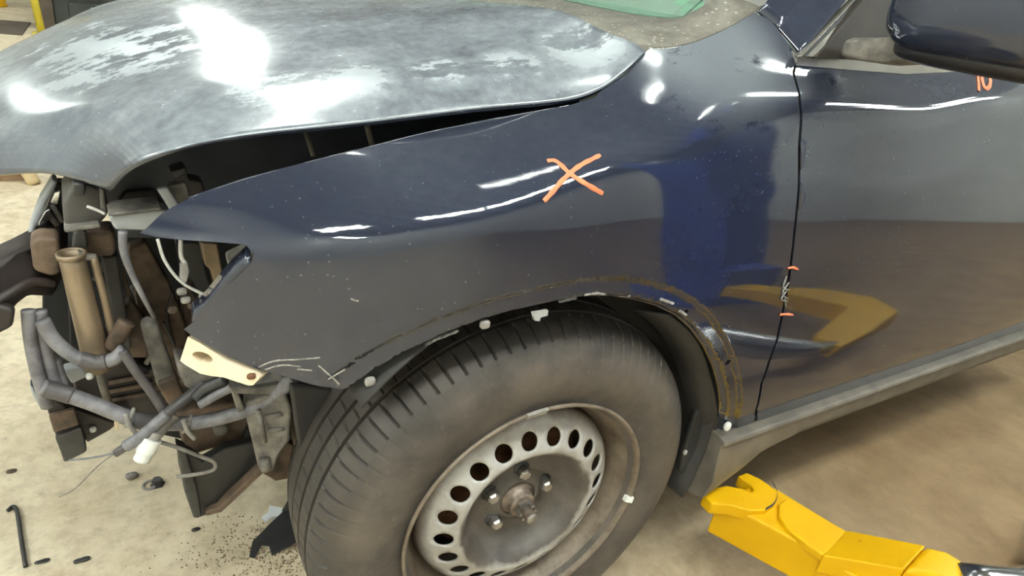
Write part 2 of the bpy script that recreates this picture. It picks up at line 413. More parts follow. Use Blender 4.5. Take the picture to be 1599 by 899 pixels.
# cowl plastic sprinkled with pale leaf dust
m, t, b = nt('cowl_plastic')
c = ramp(t, noise(t, 22, 6, .7), [(.3, (.075, .066, .050)), (.6, (.17, .155, .125))])
vo = node(t, 'ShaderNodeTexVoronoi', i_Scale=60.0); t.links.new(geo(t).outputs['Position'], vo.inputs['Vector'])
c = mixc(t, ramp(t, vo.outputs['Distance'], [(.12, .8), (.2, 0.)]), c, (.42, .40, .34))
t.links.new(c, b.inputs['Base Color']); b.inputs['Roughness'].default_value = .75
# ------------------------------------------------------------------ the workshop
RX0, RX1, RY0, RY1, RH = -5.0, 7.5, -4.2, 12.0, 3.9
def quadbox(name, lo, hi, mat):
    lo = np.array(lo, float); hi = np.array(hi, float)
    o = box(name, (lo+hi)/2, hi-lo, mat, bev=0); return tag(o, kind='structure')
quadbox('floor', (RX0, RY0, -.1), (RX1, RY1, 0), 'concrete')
quadbox('wall_back', (RX0, RY1, 0), (RX1, RY1+.1, RH), 'wall_paint')
quadbox('wall_front', (RX0, RY0-.1, 0), (RX1, RY0, RH), 'wall_paint')
quadbox('wall_left', (RX0-.1, RY0, 0), (RX0, RY1, RH), 'wall_paint')
quadbox('wall_right', (RX1, RY0, 0), (RX1+.1, RY1, RH), 'wall_paint')
quadbox('ceiling', (RX0, RY0, RH), (RX1, RY1, RH+.1), 'ceiling_paint')
def ceiling_light(x, y, along_x, z, label, L=1.25, W=.34):
    t_ = thing('ceiling_light', label, 'ceiling light', (x, y, z)); t_['group'] = 'ceiling lights of the workshop'
    sx, sy = (L, W) if along_x else (W, L)
    box('housing', (x, y, z+.05), (sx, sy, .05), 'fixture', t_)
    for d in ((-.10, .10) if L > .6 else (0,)):
        p0 = np.array([x-(L/2-.03 if along_x else 0), y-(0 if along_x else L/2-.03), z-.01]); p1 = 2*np.array([x, y, z-.01])-p0
        off = np.array([0, d, 0]) if along_x else np.array([d, 0, 0])
        tube('light_tube', [p0+off, p1+off], .028, 'tube_light', t_, n=2, curved=False)
    return t_
LIGHTS = [(-2.75, -1.1, 1, 1.25), (-.72, -1.1, 1, 1.25), (.62, -1.1, 1, 1.3), (.38, .45, 1, .42), (-.22, 2.2, 0, 1.25), (-.15, 5.9, 0, 1.25), (-.15, 7.3, 0, 1.25), (-3.9, -2.9, 0, 1.25), (-4.2, 2.2, 0, 1.25), (-4.4, .9, 0, 1.25), (3.1, -.1, 1, .9), (4.4, -1.45, 1, 1.5), (6.0, -1.8, 1, 1.5), (-3.6, 8.5, 0, 1.25)]
for i, (x, y, a, L) in enumerate(LIGHTS):
    ceiling_light(x, y, a, 3.3, 'twin-tube ceiling light hanging above the workshop, outside the picture', L)
# ------------------------------------------------------------------ the car: body panels
car = thing('damaged_car', 'dark blue car with its front bumper removed and an orange X on the fender', 'car', (1.0, .92, 0))
ARCH = [(1126, 686), (1131, 660), (1134, 636), (1131, 610), (1122, 577), (1108, 547), (1088, 520), (1066, 500), (1036, 485), (1000, 475), (965, 470), (930, 470), (895, 474), (850, 484), (800, 495), (755, 508), (700, 529), (640, 557), (590, 586), (552, 614)]
FTOP = [(218, 364), (232, 353), (253, 333), (268, 324), (296, 309), (342, 293), (378, 281), (410, 272), (460, 259), (510, 246), (560, 234), (591, 226), (654, 210), (710, 198), (810, 179), (888, 165), (930, 152), (975, 118), (1013, 77), (1050, 75), (1085, 66), (1120, 52), (1150, 37), (1178, 20)]
GAP = [(1178, 20), (1200, 29), (1213, 43), (1230, 67), (1246, 90), (1240, 103), (1237, 113), (1242, 132), (1246, 146), (1247, 160), (1246, 230), (1245, 300), (1239, 360), (1232, 420), (1222, 480), (1212, 530), (1200, 562), (1187, 600), (1179, 640), (1178, 657)]
HEAD = [(552, 614), (519, 608), (443, 587), (397, 574), (357, 557), (302, 526), (287, 514), (319, 489), (357, 444), (391, 411), (396, 398), (384, 382), (340, 378), (290, 375), (250, 371)]
h3 = lambda L: [(p[0], p[2]) for p in hits(L)]
arch2 = h3(ARCH); gap2 = h3(GAP); top2 = h3(FTOP); head2 = h3(HEAD)
arch_d = dense(arch2, .02, False)
def sst(a, b, x): q = np.clip((x-a)/(b-a), 0, 1); return q*q*(3-2*q)
def SF(x, z):
    x = np.asarray(x, float); z = np.asarray(z, float); y = S(x, z)
    d = pdist(np.stack([x, z], -1).reshape(-1, 2), arch_d).reshape(x.shape)
    return y + .005*(1-sst(.030, .038, d)) + .012*(1-sst(.0, .008, d))
ac = np.array([.02, .38]); extra = []
for dd in (.004, .008, .028, .032, .036, .041, .048):
    for q in dense(arch2, .009, False):
        w = q-ac; extra.append(q+w/np.linalg.norm(w)*dd)
floop = top2 + gap2[1:] + arch2 + head2[1:]
def disc(px, py, r, n=10, F=S):
    p = hit(px, py, F); return [(p[0]+r*math.cos(2*math.pi*i/n), p[2]+r*math.sin(2*math.pi*i/n)) for i in range(n)]
fender = panel('fender', floop, SF, (.010, .008), .0016, 'car_paint', car, extra, [disc(1074, 490, .0055), disc(1140, 568, .0065)])
# folded edge of the lamp opening
def strip(name, line, d1, mat, parent, th=.0016):
    a = [np.asarray(p) for p in line]; v = []; f = []
    d1 = [np.asarray(d1, float)]*len(a) if not isinstance(d1, list) else d1
    for p, d in zip(a, d1): v += [p, p+d]
    n = len(a); f = [[2*i, 2*i+1, 2*i+3, 2*i+2] for i in range(n-1)]
    o = from_data(name, v, f, mat, parent, True); s = o.modifiers.new('solid', 'SOLIDIFY'); s.thickness = th; s.offset = 0; return o
strip('lamp_opening_flange', spline(hits([(300, 503), (319, 489), (357, 444), (391, 411)]), 14), (.004, .022, .016), 'car_paint', fender)
# hood-side flange of the fender running inward under the hood edge
strip('top_flange', spline(hits(FTOP[4:16]), 30), (0, .035, -.012), 'car_paint', fender)

# door
def shift(L, dx): return [(x+dx, z) for x, z in L]
gd = shift(gap2[5:], .0065)
seam = [hit(1180, 662)]
zs = .402
door_loop = [(gd[0][0]+.0, 1.108), (.75, 1.112), (1.05, 1.137), (1.95, 1.165), (1.95, zs+.012), (1.0, zs), (gd[-1][0]+.03, zs-.002), (gd[-1][0]+.008, zs+.004)] + gd[::-1][1:]
def SD(x, z):
    return S(x, z)
door = panel('front_door', door_loop, SD, (.014, .008), .0018, 'car_paint', car)
panel('rear_door', [(1.957, 1.165), (2.55, 1.18), (2.55, zs+.016), (1.957, zs+.012)], S, (.05, .01), .0018, 'car_paint', car)
# dark rubber seal standing in the door gap
gl = [np.array([x-.016, float(S(x, z))+.016, z]) for x, z in dense(gap2[5:], .02, False)]
strip('door_seal', gl, (.04, 0, 0), 'seal_rubber', car, .006)
# belt moulding along the foot of the side window
bx = np.linspace(gd[0][0]+.0, 1.95, 30); bz = np.interp(bx, [.4, .75, 1.05, 1.95], [1.112, 1.116, 1.141, 1.169])
by = S(bx, bz)
v = []; f = []
for x, y, z in zip(bx, by, bz): v += [(x, y-.004, z-.004), (x, y-.002, z+.012), (x, y+.012, z+.016), (x, y+.02, z-.004)]
for i in range(len(bx)-1):
    for k in range(4): f.append([4*i+k, 4*i+(k+1) % 4, 4*i+4+(k+1) % 4, 4*i+4+k])
f += [[0, 1, 2, 3], [4*len(bx)-1, 4*len(bx)-2, 4*len(bx)-3, 4*len(bx)-4]]
from_data('belt_moulding', v, f, 'trim_metal', door)

# A-pillar panel
apx = [(1184, 18), (1207, 29), (1219, 43), (1236, 66), (1250, 83)]
ap0 = [aty(1184, 17, .195), aty(1213, 40, .172), aty(1251, 83, .115)]
d_up = np.array([.78, .20, .59])
pil = [[p+d_up*s for p in ap0] for s in (0, .2, .5, 1.0)]
v = [q for row in pil for q in row]; f = []
for i in range(3):
    for k in range(2): f.append([i*3+k, i*3+k+1, i*3+4+k, i*3+3+k])
o = from_data('pillar_panel', v, f, 'car_paint', car, True)
sm = o.modifiers.new('sub', 'SUBSURF'); sm.levels = 3; sm.render_levels = 3; sm.subdivision_type = 'SIMPLE'
so = o.modifiers.new('solid', 'SOLIDIFY'); so.thickness = .004; so.offset = -1
# window frame strips beside the pillar, then black corner pane
def wband(name, pa, pb, pc_, pd, th, mat, par):
    lo = [aty(pa, 88, .108), aty(pb, 89, .106)]; hi = [aty(pd, 0, .152), aty(pc_, 0, .155)]
    e = [lo[0]+(hi[1]-lo[0])*2.6, lo[1]+(hi[0]-lo[1])*2.6]
    return prism(name, [lo[0], lo[1], e[1], e[0]], (.003, th, -.003), mat, par, .0015)
wband('window_seal', 1246, 1252, 1330, 1337, .012, 'trim_metal', door)
wband('window_seal', 1252, 1259, 1337, 1346, .020, 'seal_rubber', door)
wband('window_frame', 1258, 1270, 1345, 1360, .012, 'trim_metal', door)
wband('window_frame', 1270, 1286, 1360, 1378, .016, 'brown_dirty', door)
c0 = aty(1272, 92, .105)
prism('corner_pane', [c0, c0+np.array([.42, .005, .02]), c0+np.array([.42, .09, .27]), c0+d_up*.5], (0, .012, 0), 'pane_black', door, bev=.002)
g0 = c0+np.array([.42, .012, .02])
prism('side_window', [g0, g0+np.array([.9, .01, .05]), g0+np.array([.9, .14, .42]), g0+np.array([.22, .13, .36]), g0+np.array([.0, .08, .25])], (0, .005, 0), 'dark_glass', door, bev=0)

# hood: four measured lines each side, mirrored about the middle of the car
YM = .92
T0 = [aty(*q) for q in [(172, 296, .30), (186, 280, .28), (206, 262, .255), (240, 246, .235), (300, 228, .22), (400, 211, .21), (560, 194, .195), (750, 171, .18), (860, 161, .17), (910, 152, .165), (950, 133, .165), (985, 104, .17), (1008, 82, .18)]]
T1 = [aty(*q) for q in [(88, 271, .385), (108, 240, .395), (140, 206, .40), (185, 174, .39), (240, 154, .37), (320, 141, .345), (400, 131, .325), (560, 119, .29), (747, 108, .262), (860, 95, .25), (920, 86, .245), (966, 62, .235)]]
T2 = [(-.715, .56, .825), (-.69, .56, .868), (-.62, .56, .918), (-.50, .56, .978), (-.30, .56, 1.043), (-.10, .54, 1.082), (.06, .47, 1.116), (.135, .40, 1.133)]
T3 = [(-.765, YM, .845), (-.735, YM, .878), (-.66, YM, .926), (-.50, YM, 1.005), (-.30, YM, 1.058), (-.10, YM, 1.083), (.06, YM, 1.10), (.12, YM, 1.108)]
NS, NT = 90, 14
rows = [spline(q, 400) for q in (T0, T1, T2, T3)]
def resample(p, n):
    d = np.concatenate([[0], np.cumsum(np.linalg.norm(np.diff(p, axis=0), axis=1))]); s = np.linspace(0, d[-1], n)
    return np.stack([np.interp(s, d, p[:, k]) for k in range(3)], -1)
R4 = [resample(r, NS) for r in rows]
fold = sst(.12, .34, np.linspace(0, 1, NS))[:, None]
half = R4[0]*.55+R4[1]*.45+np.array([0, -.003, .004])*fold; nearc = R4[0]*.14+R4[1]*.86+np.array([0, -.004, .003])*fold
aft = R4[1]*.93+R4[2]*.07+np.array([0, 0, .002])*fold
HR = [R4[0], half, nearc, aft, R4[2], R4[3]]
full = HR + [np.stack([r[:, 0], 2*YM-r[:, 1], r[:, 2]], -1) for r in HR[4::-1]]
tt = [0, .45, .86, 1.12, 2.6, 4.2, 5.8, 7.28, 7.54, 7.95, 8.4]
tq = np.concatenate([np.linspace(0, 1.2, 16)[:-1], np.linspace(1.2, 7.4, 60)[:-1], np.linspace(7.4, 8.4, 9)])
v = []
for i in range(NS):
    P = np.array([r[i] for r in full])
    v += list(np.stack([pchip(tt, P[:, 0], tq), pchip(tt, P[:, 1], tq), pchip(tt, P[:, 2], tq)], -1))
m_ = len(tq); V3 = np.array(v).reshape(NS, m_, 3)
# soften the fold a little, keep outline
for _ in range(1):
    W = V3.copy(); W[:, 1:-1] = .5*V3[:, 1:-1]+.25*(V3[:, :-2]+V3[:, 2:]); V3 = W
for _ in range(6):
    W = V3.copy(); W[1:-1, 2:-2] = .5*V3[1:-1, 2:-2]+.25*(V3[:-2, 2:-2]+V3[2:, 2:-2]); V3 = W
f = [[i*m_+k, i*m_+k+1, (i+1)*m_+k+1, (i+1)*m_+k] for i in range(NS-1) for k in range(m_-1)]
hood = from_data('hood', V3.reshape(-1, 3), f, 'hood_paint', car, True)
so = hood.modifiers.new('solid', 'SOLIDIFY'); so.thickness = .004; so.offset = 0
# hemmed edge along the near side and the rear corner
tube('hood_hem', [p+np.array([0, .003, -.001]) for p in R4[0][::3]],   .0026, 'hood_paint', hood, n=120, seg=8)

# cowl, windscreen, dashboard with paper
cw = [aty(1014, 78, .22), aty(1050, 76, .225), aty(1085, 68, .235), aty(1120, 54, .245), aty(1152, 38, .255), aty(1190, 12, .27)]
cw_in = [p+np.array([-.06, .16, .0]) for p in cw]
gl_edge = [aty(860, -3, .75), aty(920, 9, .60), aty(985, 22, .46), aty(1045, 29, .38), aty(1066, 27, .35), aty(1100, 8, .345), aty(1130, -14, .345)]
back = [p+np.array([-.02, 0, -.035]) for p in gl_edge]
A_ = resample(np.array([np.array([-.02, .92, 1.06]), np.array([.05, .40, 1.08]), np.array([.12, .26, 1.085])] + cw), 40)
B_ = resample(np.array([np.array([.30, .92, 1.13])] + gl_edge), 40)
v = list(A_)+list(B_); f = [[i, i+1, 41+i, 40+i] for i in range(39)]
o = from_data('cowl_panel', v, f, 'cowl_plastic', car, True); so = o.modifiers.new('solid', 'SOLIDIFY'); so.thickness = .004
tube('cowl_seal', cw, .004, 'trim_metal', car, n=50)
gb = [p+np.array([0, 0, .002]) for p in gl_edge[:5]]
mir = [np.array([p[0], 2*YM-p[1], p[2]]) for p in gb[::-1]]
base = gb[::-1]+mir[::-1] if False else [gb[4], gb[3], gb[2], gb[1], gb[0], np.array([.33, .92, 1.148])] + [np.array([p[0], 2*YM-p[1], p[2]]) for p in gb]
upv = np.array([.80, 0, .58])
prism('windscreen', base + [base[-1]+upv*.9+np.array([0, -.12, 0]), base[0]+upv*.9+np.array([0, .12, 0])], (.002, 0, -.004), 'windscreen_glass', car, bev=0)
prism('dashboard', [p+np.array([.02, 0, -.012]) for p in base] + [np.array([1.05, 1.45, 1.13]), np.array([1.05, .40, 1.13])], (0, 0, -.25), 'dash', car, bev=.01)
# body behind: roof, floor pan, firewall, far side
box('roof_panel', (2.05, YM, 1.66), (1.9, 1.15, .03), 'car_paint', car, bev=.012)
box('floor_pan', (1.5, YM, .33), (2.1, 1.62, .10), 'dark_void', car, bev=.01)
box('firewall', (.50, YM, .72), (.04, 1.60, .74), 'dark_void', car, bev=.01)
box('far_side_panel', (1.15, 2*YM-.04, .66), (2.8, .04, .52), 'car_paint', car, bev=.01)

# wing mirror
def superell(name, c, s, e, mat, parent, R=None, nu=48, nv=24):
    v = []; f = []
    def p(w, m): return math.copysign(abs(w)**m, w)
    for i in range(nv+1):
        a = -math.pi/2+math.pi*i/nv
        for k in range(nu):
            b_ = 2*math.pi*k/nu
            q = np.array([s[0]*p(math.cos(a), e)*p(math.cos(b_), e), s[1]*p(math.cos(a), e)*p(math.sin(b_), e), s[2]*p(math.sin(a), e)])
            if R is not None: q = np.array(R)@q
            v.append(q+np.asarray(c))
    for i in range(nv):
        for k in range(nu): f.append([i*nu+k, i*nu+(k+1) % nu, (i+1)*nu+(k+1) % nu, (i+1)*nu+k])
    o = from_data(name, v, f, mat, parent, True)
    w_ = o.modifiers.new('weld', 'WELD'); w_.merge_threshold = .0002
    return o
mirror = superell('wing_mirror', (.560, -.110, 1.250), (.085, .145, .098), .45, 'car_paint', car, Matrix.Rotation(.10, 3, 'Z'))
superell('lower_trim', (.575, -.115, 1.168), (.075, .135, .030), .5, 'mirror_trim', mirror, Matrix.Rotation(.10, 3, 'Z'))
prism('mirror_arm', [(.52, .10, 1.128), (.54, .03, 1.130), (.53, -.06, 1.150), (.53, -.06, 1.185), (.54, .03, 1.172), (.52, .10, 1.160)], (.06, .0, 0), 'dirty_grey', mirror, bev=.01)

# sill cladding
sx = np.concatenate([np.linspace(.448, .64, 9), np.linspace(.70, 2.55, 38)])
prof = [(.050, .405), (.022, .398), (.018, .388), (.026, .384), (.030, .345), (.040, .322), (.070, .306), (.16, .305), (.16, .40)]
v = []; f = []; npf = len(prof)
for x in sx:
    e = sst(.36, .56, np.array(x)); dz = .004*(x-.5)
    db = float(np.interp(x, [.448, .56, .62, .75], [-.076, -.040, -.014, 0]))
    for (y, z) in prof: v.append((x, y-(.012 if z < .37 else 0)*(db/-.076), z+dz+(db*min(1, (.384-z)/.06) if z < .384 else 0)))
for i in range(len(sx)-1):
    for k in range(npf): f.append([i*npf+k, i*npf+(k+1) % npf, (i+1)*npf+(k+1) % npf, (i+1)*npf+k])
f += [list(range(npf)), list(range((len(sx)-1)*npf, len(sx)*npf))[::-1]]
sill = from_data('sill_cladding', v, f, 'sill_plastic', car); bevel(sill, .003)
# ------------------------------------------------------------------ front wheel
WC = np.array([0., .06, .36]); _s = -.0489; _c = -.0152
WN = np.array([math.sin(_s)*math.cos(_c), -math.cos(_s)*math.cos(_c), math.sin(_c)]); WT = np.array([math.cos(_s), math.sin(_s), 0.]); WK = np.cross(WN, WT); WK *= np.sign(WK[2])
def wl(r, a, o): return WC + WN*o + r*(math.cos(a)*WT+math.sin(a)*WK)
NSEG = 720
prof = [(.213, .004), (.222, .013), (.229, .012), (.238, .014), (.255, .020), (.275, .0235), (.298, .0215), (.318, .0155), (.331, .008), (.3385, .002)]
ot = [.0, -.003, -.006, -.012, -.018, -.026, -.034, -.040, -.0405, -.048, -.0485, -.056, -.066, -.076, -.0765, -.085, -.0855, -.095, -.105, -.115, -.1155, -.124, -.1245, -.135, -.145, -.158, -.1585, -.167, -.1675, -.18, -.19, -.20]
def crown(o): 
    u = (o+.105)/.105; return .3615-.006*u*u-.015*abs(u)**7
prof += [(crown(o)-(.008 if (-.0482 <= o <= -.0403 and False) else 0), o) for o in ot]
prof += [(.334, -.212), (.318, -.222), (.28, -.232), (.24, -.226), (.213, -.214)]
GRV = [(-.0485, -.0405), (-.085, -.0765), (-.124, -.1155), (-.167, -.1585)]
def tread(r, o, i):
    if o > .0005 and .316 < r < .345 and i % 8 == 0: return r-.0016
    if not (-.205 < o < .0005 and r > .33): return r
    for a, b_ in GRV:
        if a-1e-6 <= o <= b_+1e-6 and not (abs(o-a) < 1e-6 or abs(o-b_) < 1e-6): return r-.008
    ph = i % 8
    if o > -.0405 and ph == 0 and -.037 < o: return r-.0055
    if -.0760 < o < -.0490 and (i+4) % 8 == 0: return r-.0035
    if -.115 < o < -.086 and (i+2) % 10 == 0: return r-.003
    if o < -.168 and ph == 2: return r-.004
    return r
# put a floor into every groove
pr2 = []
for (r, o) in prof:
    pr2.append((r, o))
    for a, b_ in GRV:
        if abs(o-b_) < 1e-6: pr2 += [(r, b_-.0012), (r, a+.0012)]
tyre = lathe('tyre', pr2, wl, 'tyre_rubber', car, NSEG, True, False, tread)
tyre.data.polygons.foreach_set('use_smooth', [True]*len(tyre.data.polygons))
es = tyre.modifiers.new('es', 'EDGE_SPLIT'); es.split_angle = math.radians(24)

def radius_node(t):
    g = geo(t); s = node(t, 'ShaderNodeVectorMath', operation='SUBTRACT'); t.links.new(g.outputs['Position'], s.inputs[0]); s.inputs[1].default_value = tuple(WC)
    d = node(t, 'ShaderNodeVectorMath', operation='DOT_PRODUCT'); t.links.new(s.outputs[0], d.inputs[0]); d.inputs[1].default_value = tuple(WN)
    l = node(t, 'ShaderNodeVectorMath', operation='LENGTH'); t.links.new(s.outputs[0], l.inputs[0])
    return math_(t, 'SQRT', math_(t, 'SUBTRACT', math_(t, 'POWER', l.outputs['Value'], 2.0), math_(t, 'POWER', d.outputs['Value'], 2.0)))
t = MATS['tyre_rubber'].node_tree; b = t.nodes['Principled BSDF']
lk = b.inputs['Base Color'].links[0].from_socket
tm = node(t, 'ShaderNodeMapRange', i_1=.312, i_2=.334, i_3=0., i_4=.62); t.links.new(radius_node(t), tm.inputs[0])
t.links.new(mixc(t, tm.outputs[0], lk, (.020, .017, .014)), b.inputs['Base Color'])      # treads worn black, walls dusty
m, t, b = nt('wheel_disc')
r_ = radius_node(t); wob = math_(t, 'ADD', r_, math_(t, 'MULTIPLY', math_(t, 'SUBTRACT', noise(t, 16, 4, .6), .5), .032))
grime = node(t, 'ShaderNodeMapRange', i_1=.119, i_2=.128, i_3=1., i_4=0.); t.links.new(wob, grime.inputs[0])
grey = ramp(t, noise(t, 14, 6, .65), [(.3, (.28, .255, .22)), (.55, (.40, .38, .355)), (.8, (.50, .49, .465))])
dark = ramp(t, noise(t, 24, 5, .6), [(.3, (.055, .046, .040)), (.7, (.11, .094, .08))])
c = mixc(t, grime.outputs[0], grey, dark)
rr = node(t, 'ShaderNodeMapRange', i_1=.172, i_2=.190, i_3=0., i_4=1.); t.links.new(wob, rr.inputs[0])
c = mixc(t, rr.outputs[0], c, (.085, .050, .028))
t.links.new(c, b.inputs['Base Color']); b.inputs['Roughness'].default_value = .5; b.inputs['Metallic'].default_value = .15
m, t, b = nt('wheel_barrel')
c = ramp(t, noise(t, 16, 6, .7), [(.3, (.065, .045, .030)), (.5, (.15, .115, .082)), (.75, (.22, .18, .14))])
t.links.new(c, b.inputs['Base Color']); b.inputs['Roughness'].default_value = .55; b.inputs['Metallic'].default_value = .2
bump(t, b, noise(t, 60, 3), .2, .002)
# disc with twenty round holes, cut in the wheel plane and lifted to its dished profile
def dish(r): return pchip([0, .036, .060, .080, .100, .116, .127, .150, .172, .184, .190], [-.022, -.024, -.036, -.034, -.022, .003, .009, .001, -.012, -.024, -.045], r)
holes = []
for k in range(20):
    a = 4.1967-k*2*math.pi/20; cx, cy = .1504*math.cos(a), .1504*math.sin(a)
    holes.append(np.array([(cx+.0150*math.cos(w), cy+.0150*math.sin(w)) for w in np.linspace(0, 2*math.pi, 25)[:-1]]))
outer = np.array([(.190*math.cos(w), .190*math.sin(w)) for w in np.linspace(0, 2*math.pi, 145)[:-1]])
bore = np.array([(.034*math.cos(w), .034*math.sin(w)) for w in np.linspace(0, 2*math.pi, 49)[:-1]])
pts = []
for r in np.arange(.042, .188, .0065):
    n_ = int(2*math.pi*r/.007)
    pts += [(r*math.cos(w), r*math.sin(w)) for w in np.linspace(0, 2*math.pi, n_+1)[:-1]]
pts = np.array(pts); k = np.ones(len(pts), bool)
for h in holes: k &= (np.linalg.norm(pts-h.mean(0), axis=1) > .0180)
pts = pts[k]
V = []; ed = []
for lp in [outer, bore]+holes:
    s = len(V); V += [Vector(q) for q in lp]; ed += [(s+i, s+(i+1) % len(lp)) for i in range(len(lp))]
V += [Vector(q) for q in pts]
ov, oe, of, *_ = delaunay_2d_cdt(V, ed, [], 0, 1e-6)
A2 = np.array([tuple(q) for q in ov]); T = np.array([q for q in of if len(q) == 3]); cc = A2[T].mean(1)
k = inside(cc, outer) & ~inside(cc, bore)
for h in holes: k &= ~(np.linalg.norm(cc-h.mean(0), axis=1) < .0148)
T = T[k]; Rr = np.linalg.norm(A2, axis=1); Oo = dish(Rr)
rim = from_data('steel_wheel', [WC+WN*o+q[0]*WT+q[1]*WK for q, o in zip(A2, Oo)], T, 'wheel_disc', car, True)
so = rim.modifiers.new('solid', 'SOLIDIFY'); so.thickness = .0035; so.offset = -1
lathe('rim_barrel', [(.2285, .017), (.2285, .021), (.2245, .0225), (.2215, .016), (.2195, .004), (.211, -.006), (.209, -.018), (.2015, -.028), (.199, -.042), (.192, -.048), (.186, -.060), (.186, -.15), (.205, -.17), (.222, -.20), (.228, -.205)], wl, 'wheel_barrel', rim, 120)
lathe('brake_backing', [(.001, -.075), (.06, -.075), (.11, -.078), (.150, -.080), (.150, -.11), (.02, -.11)], wl, 'rust', rim, 64)
lathe('brake_drum', [(.02, -.14), (.183, -.14), (.183, -.155), (.02, -.155)], wl, 'rust_dark', rim, 48)  # dark rusty brake drum behind the disc holes
lathe('hub_collar', [(.0345, -.030), (.031, -.024), (.0255, -.022), (.0245, -.008), (.023, -.005), (.0195, -.004), (.012, -.004)], wl, 'rust_steel', rim, 40)
def hexpr(name, ctr_r, ctr_a, r, o0, o1, mat, n=6, tip=None):
    c_ = wl(ctr_r, ctr_a, 0); ring = lambda rad, o: [c_+WN*o+rad*(math.cos(w)*WT+math.sin(w)*WK) for w in [2*math.pi*i/n+.3 for i in range(n)]]
    v = ring(r, o0)+ring(r, o1); f = [[i, (i+1) % n, n+(i+1) % n, n+i] for i in range(n)]
    if tip: v += ring(r*tip, o1+r*.35)
    m2 = len(v)//n
    f = [[j*n+i, j*n+(i+1) % n, (j+1)*n+(i+1) % n, (j+1)*n+i] for j in range(m2-1) for i in range(n)] + [list(range((m2-1)*n, m2*n))]
    return from_data(name, v, f, mat, rim)
for k in range(5):
    a = .2558+k*2*math.pi/5
    hexpr('lug_nut', .0572, a, .0118, -.038, -.020, 'bare_steel', 6, .72)
    lathe('nut_washer', [(.001, -.0335), (.0155, -.0335), (.0155, -.037)], lambda r, w, o, a=a: wl(.0572, a, 0)+WN*o+r*(math.cos(w)*WT+math.sin(w)*WK), 'steel_dark', rim, 20)
hexpr('axle_nut', 0, 0, .0170, -.008, .006, 'bare_steel', 6)
for i in range(6):
    a = math.pi/3*i; hexpr('castle_lug',   .0140, a, .0042, .004, .012, 'bare_steel', 4)
tube('axle_stub', [wl(0, 0, .0), wl(0, 0, .028)], lambda s: .0108 if s < .9 else .009, 'rust_steel', rim, n=10, seg=16)
lathe('axle_tip', [(.0001, .0295), (.009, .0285), (.0106, .025)], wl, 'bare_steel', rim, 16)
# balance weights clipped on the rim edge
def weight(a0, a1, mat):
    v = []; f = []; n = 8
    for i in range(n+1):
        a = a0+(a1-a0)*i/n
        v += [wl(.218, a, .020), wl(.2305, a, .026), wl(.2315, a, .020), wl(.216, a, .012)]
    for i in range(n):
        for k in range(4): f.append([4*i+k, 4*i+(k+1) % 4, 4*i+4+(k+1) % 4, 4*i+4+k])
    f += [[0, 1, 2, 3], [4*n+3, 4*n+2, 4*n+1, 4*n]]
    return bevel(from_data('balance_weight', v, f, mat, rim), .001)
weight(1.62, 1.78, 'clip_plastic'); weight(-.18, -.12, 'white_plastic')

# wheel-arch liner
def arcliner(name, a0, a1, r, y0, y1, mat, n=40, rib=.006, cx=.02, cz=.38, parent=car):
    v = []; f = []; m2 = 8
    for i in range(n+1):
        a = a0+(a1-a0)*i/n
        for k in range(m2):
            y = y0+(y1-y0)*k/(m2-1); rr = r+rib*math.sin(i*1.9)*(1 if 0 < k < m2-1 else 0)-.03*(k/(m2-1))
            v.append((cx+rr*math.cos(a), y, cz+rr*math.sin(a)))
    for i in range(n):
        for k in range(m2-1): f.append([i*m2+k, i*m2+k+1, (i+1)*m2+k+1, (i+1)*m2+k])
    o = from_data(name, v, f, mat, parent, True); so = o.modifiers.new('solid', 'SOLIDIFY'); so.thickness = .004; return o
liner = arcliner('arch_liner', math.radians(-20), math.radians(140), .425, .055, .42, 'liner_plastic')
# ------------------------------------------------------------------ opened front end
plate('inner_wing', [(150, 250), (250, 190), (620, 150), (905, 120), (905, 300), (520, 345), (380, 372), (180, 372)], .43, .012, 'inner_metal', car, .002)
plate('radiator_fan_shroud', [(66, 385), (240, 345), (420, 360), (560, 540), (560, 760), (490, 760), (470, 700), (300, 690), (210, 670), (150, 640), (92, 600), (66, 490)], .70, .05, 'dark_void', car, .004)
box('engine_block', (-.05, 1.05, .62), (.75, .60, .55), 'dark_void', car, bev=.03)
ptube('hood_stay', [(477, 206, .34), (489, 243, .34)], .0035, 'dirty_grey', car, n=2, curved=False)
ptube('hood_stay', [(571, 190, .33), (581, 226, .33)], .0045, 'dirty_grey', car, n=2, curved=False)
plate('wing_bracket', [(245, 296), (262, 292), (282, 322), (266, 330)], .31, .012, 'grey_panel', car)
plate('wing_bracket', [(262, 291), (290, 284), (297, 304), (288, 322), (276, 314)], .33, .02, 'dirty_grey', car)
latch = plate('hood_bumper_stop', [(268, 268), (289, 261), (296, 280), (316, 283), (326, 312), (300, 318), (288, 300), (276, 288)], .335, .03, 'dark_brown', car)
plate('rubber_cap', [(266, 268), (290, 260), (294, 272), (272, 282)], .325, .03, 'black_plastic', latch)
plate('washer_hose_shelf', [(170, 338), (196, 300), (240, 296), (262, 328), (200, 340)], .42, .05, 'dark_brown', car)
for k in range(4): ptube('hose_joint', [(196+k*13, 312+5*math.sin(k*2.), .40), (204+k*13, 324+4*math.cos(k*3.), .40)], .006, ('brown_dirty', 'dirty_grey')[k % 2], car, n=3)
bar = plate('lamp_carrier', [(170, 341), (176, 336), (250, 327), (268, 330), (262, 356), (232, 361), (180, 360)], .31, .035, 'grey_panel', car, .004)
plate('carrier_lip', [(168, 338), (178, 333), (252, 324), (252, 329), (178, 338)], .305, .05, 'dirty_grey', bar, .002)
rs = plate('radiator_support', [(112, 290), (128, 286), (164, 296), (170, 335), (152, 356), (118, 360), (100, 352), (97, 318)], .36, .10, 'dusty_plastic', car, .006)
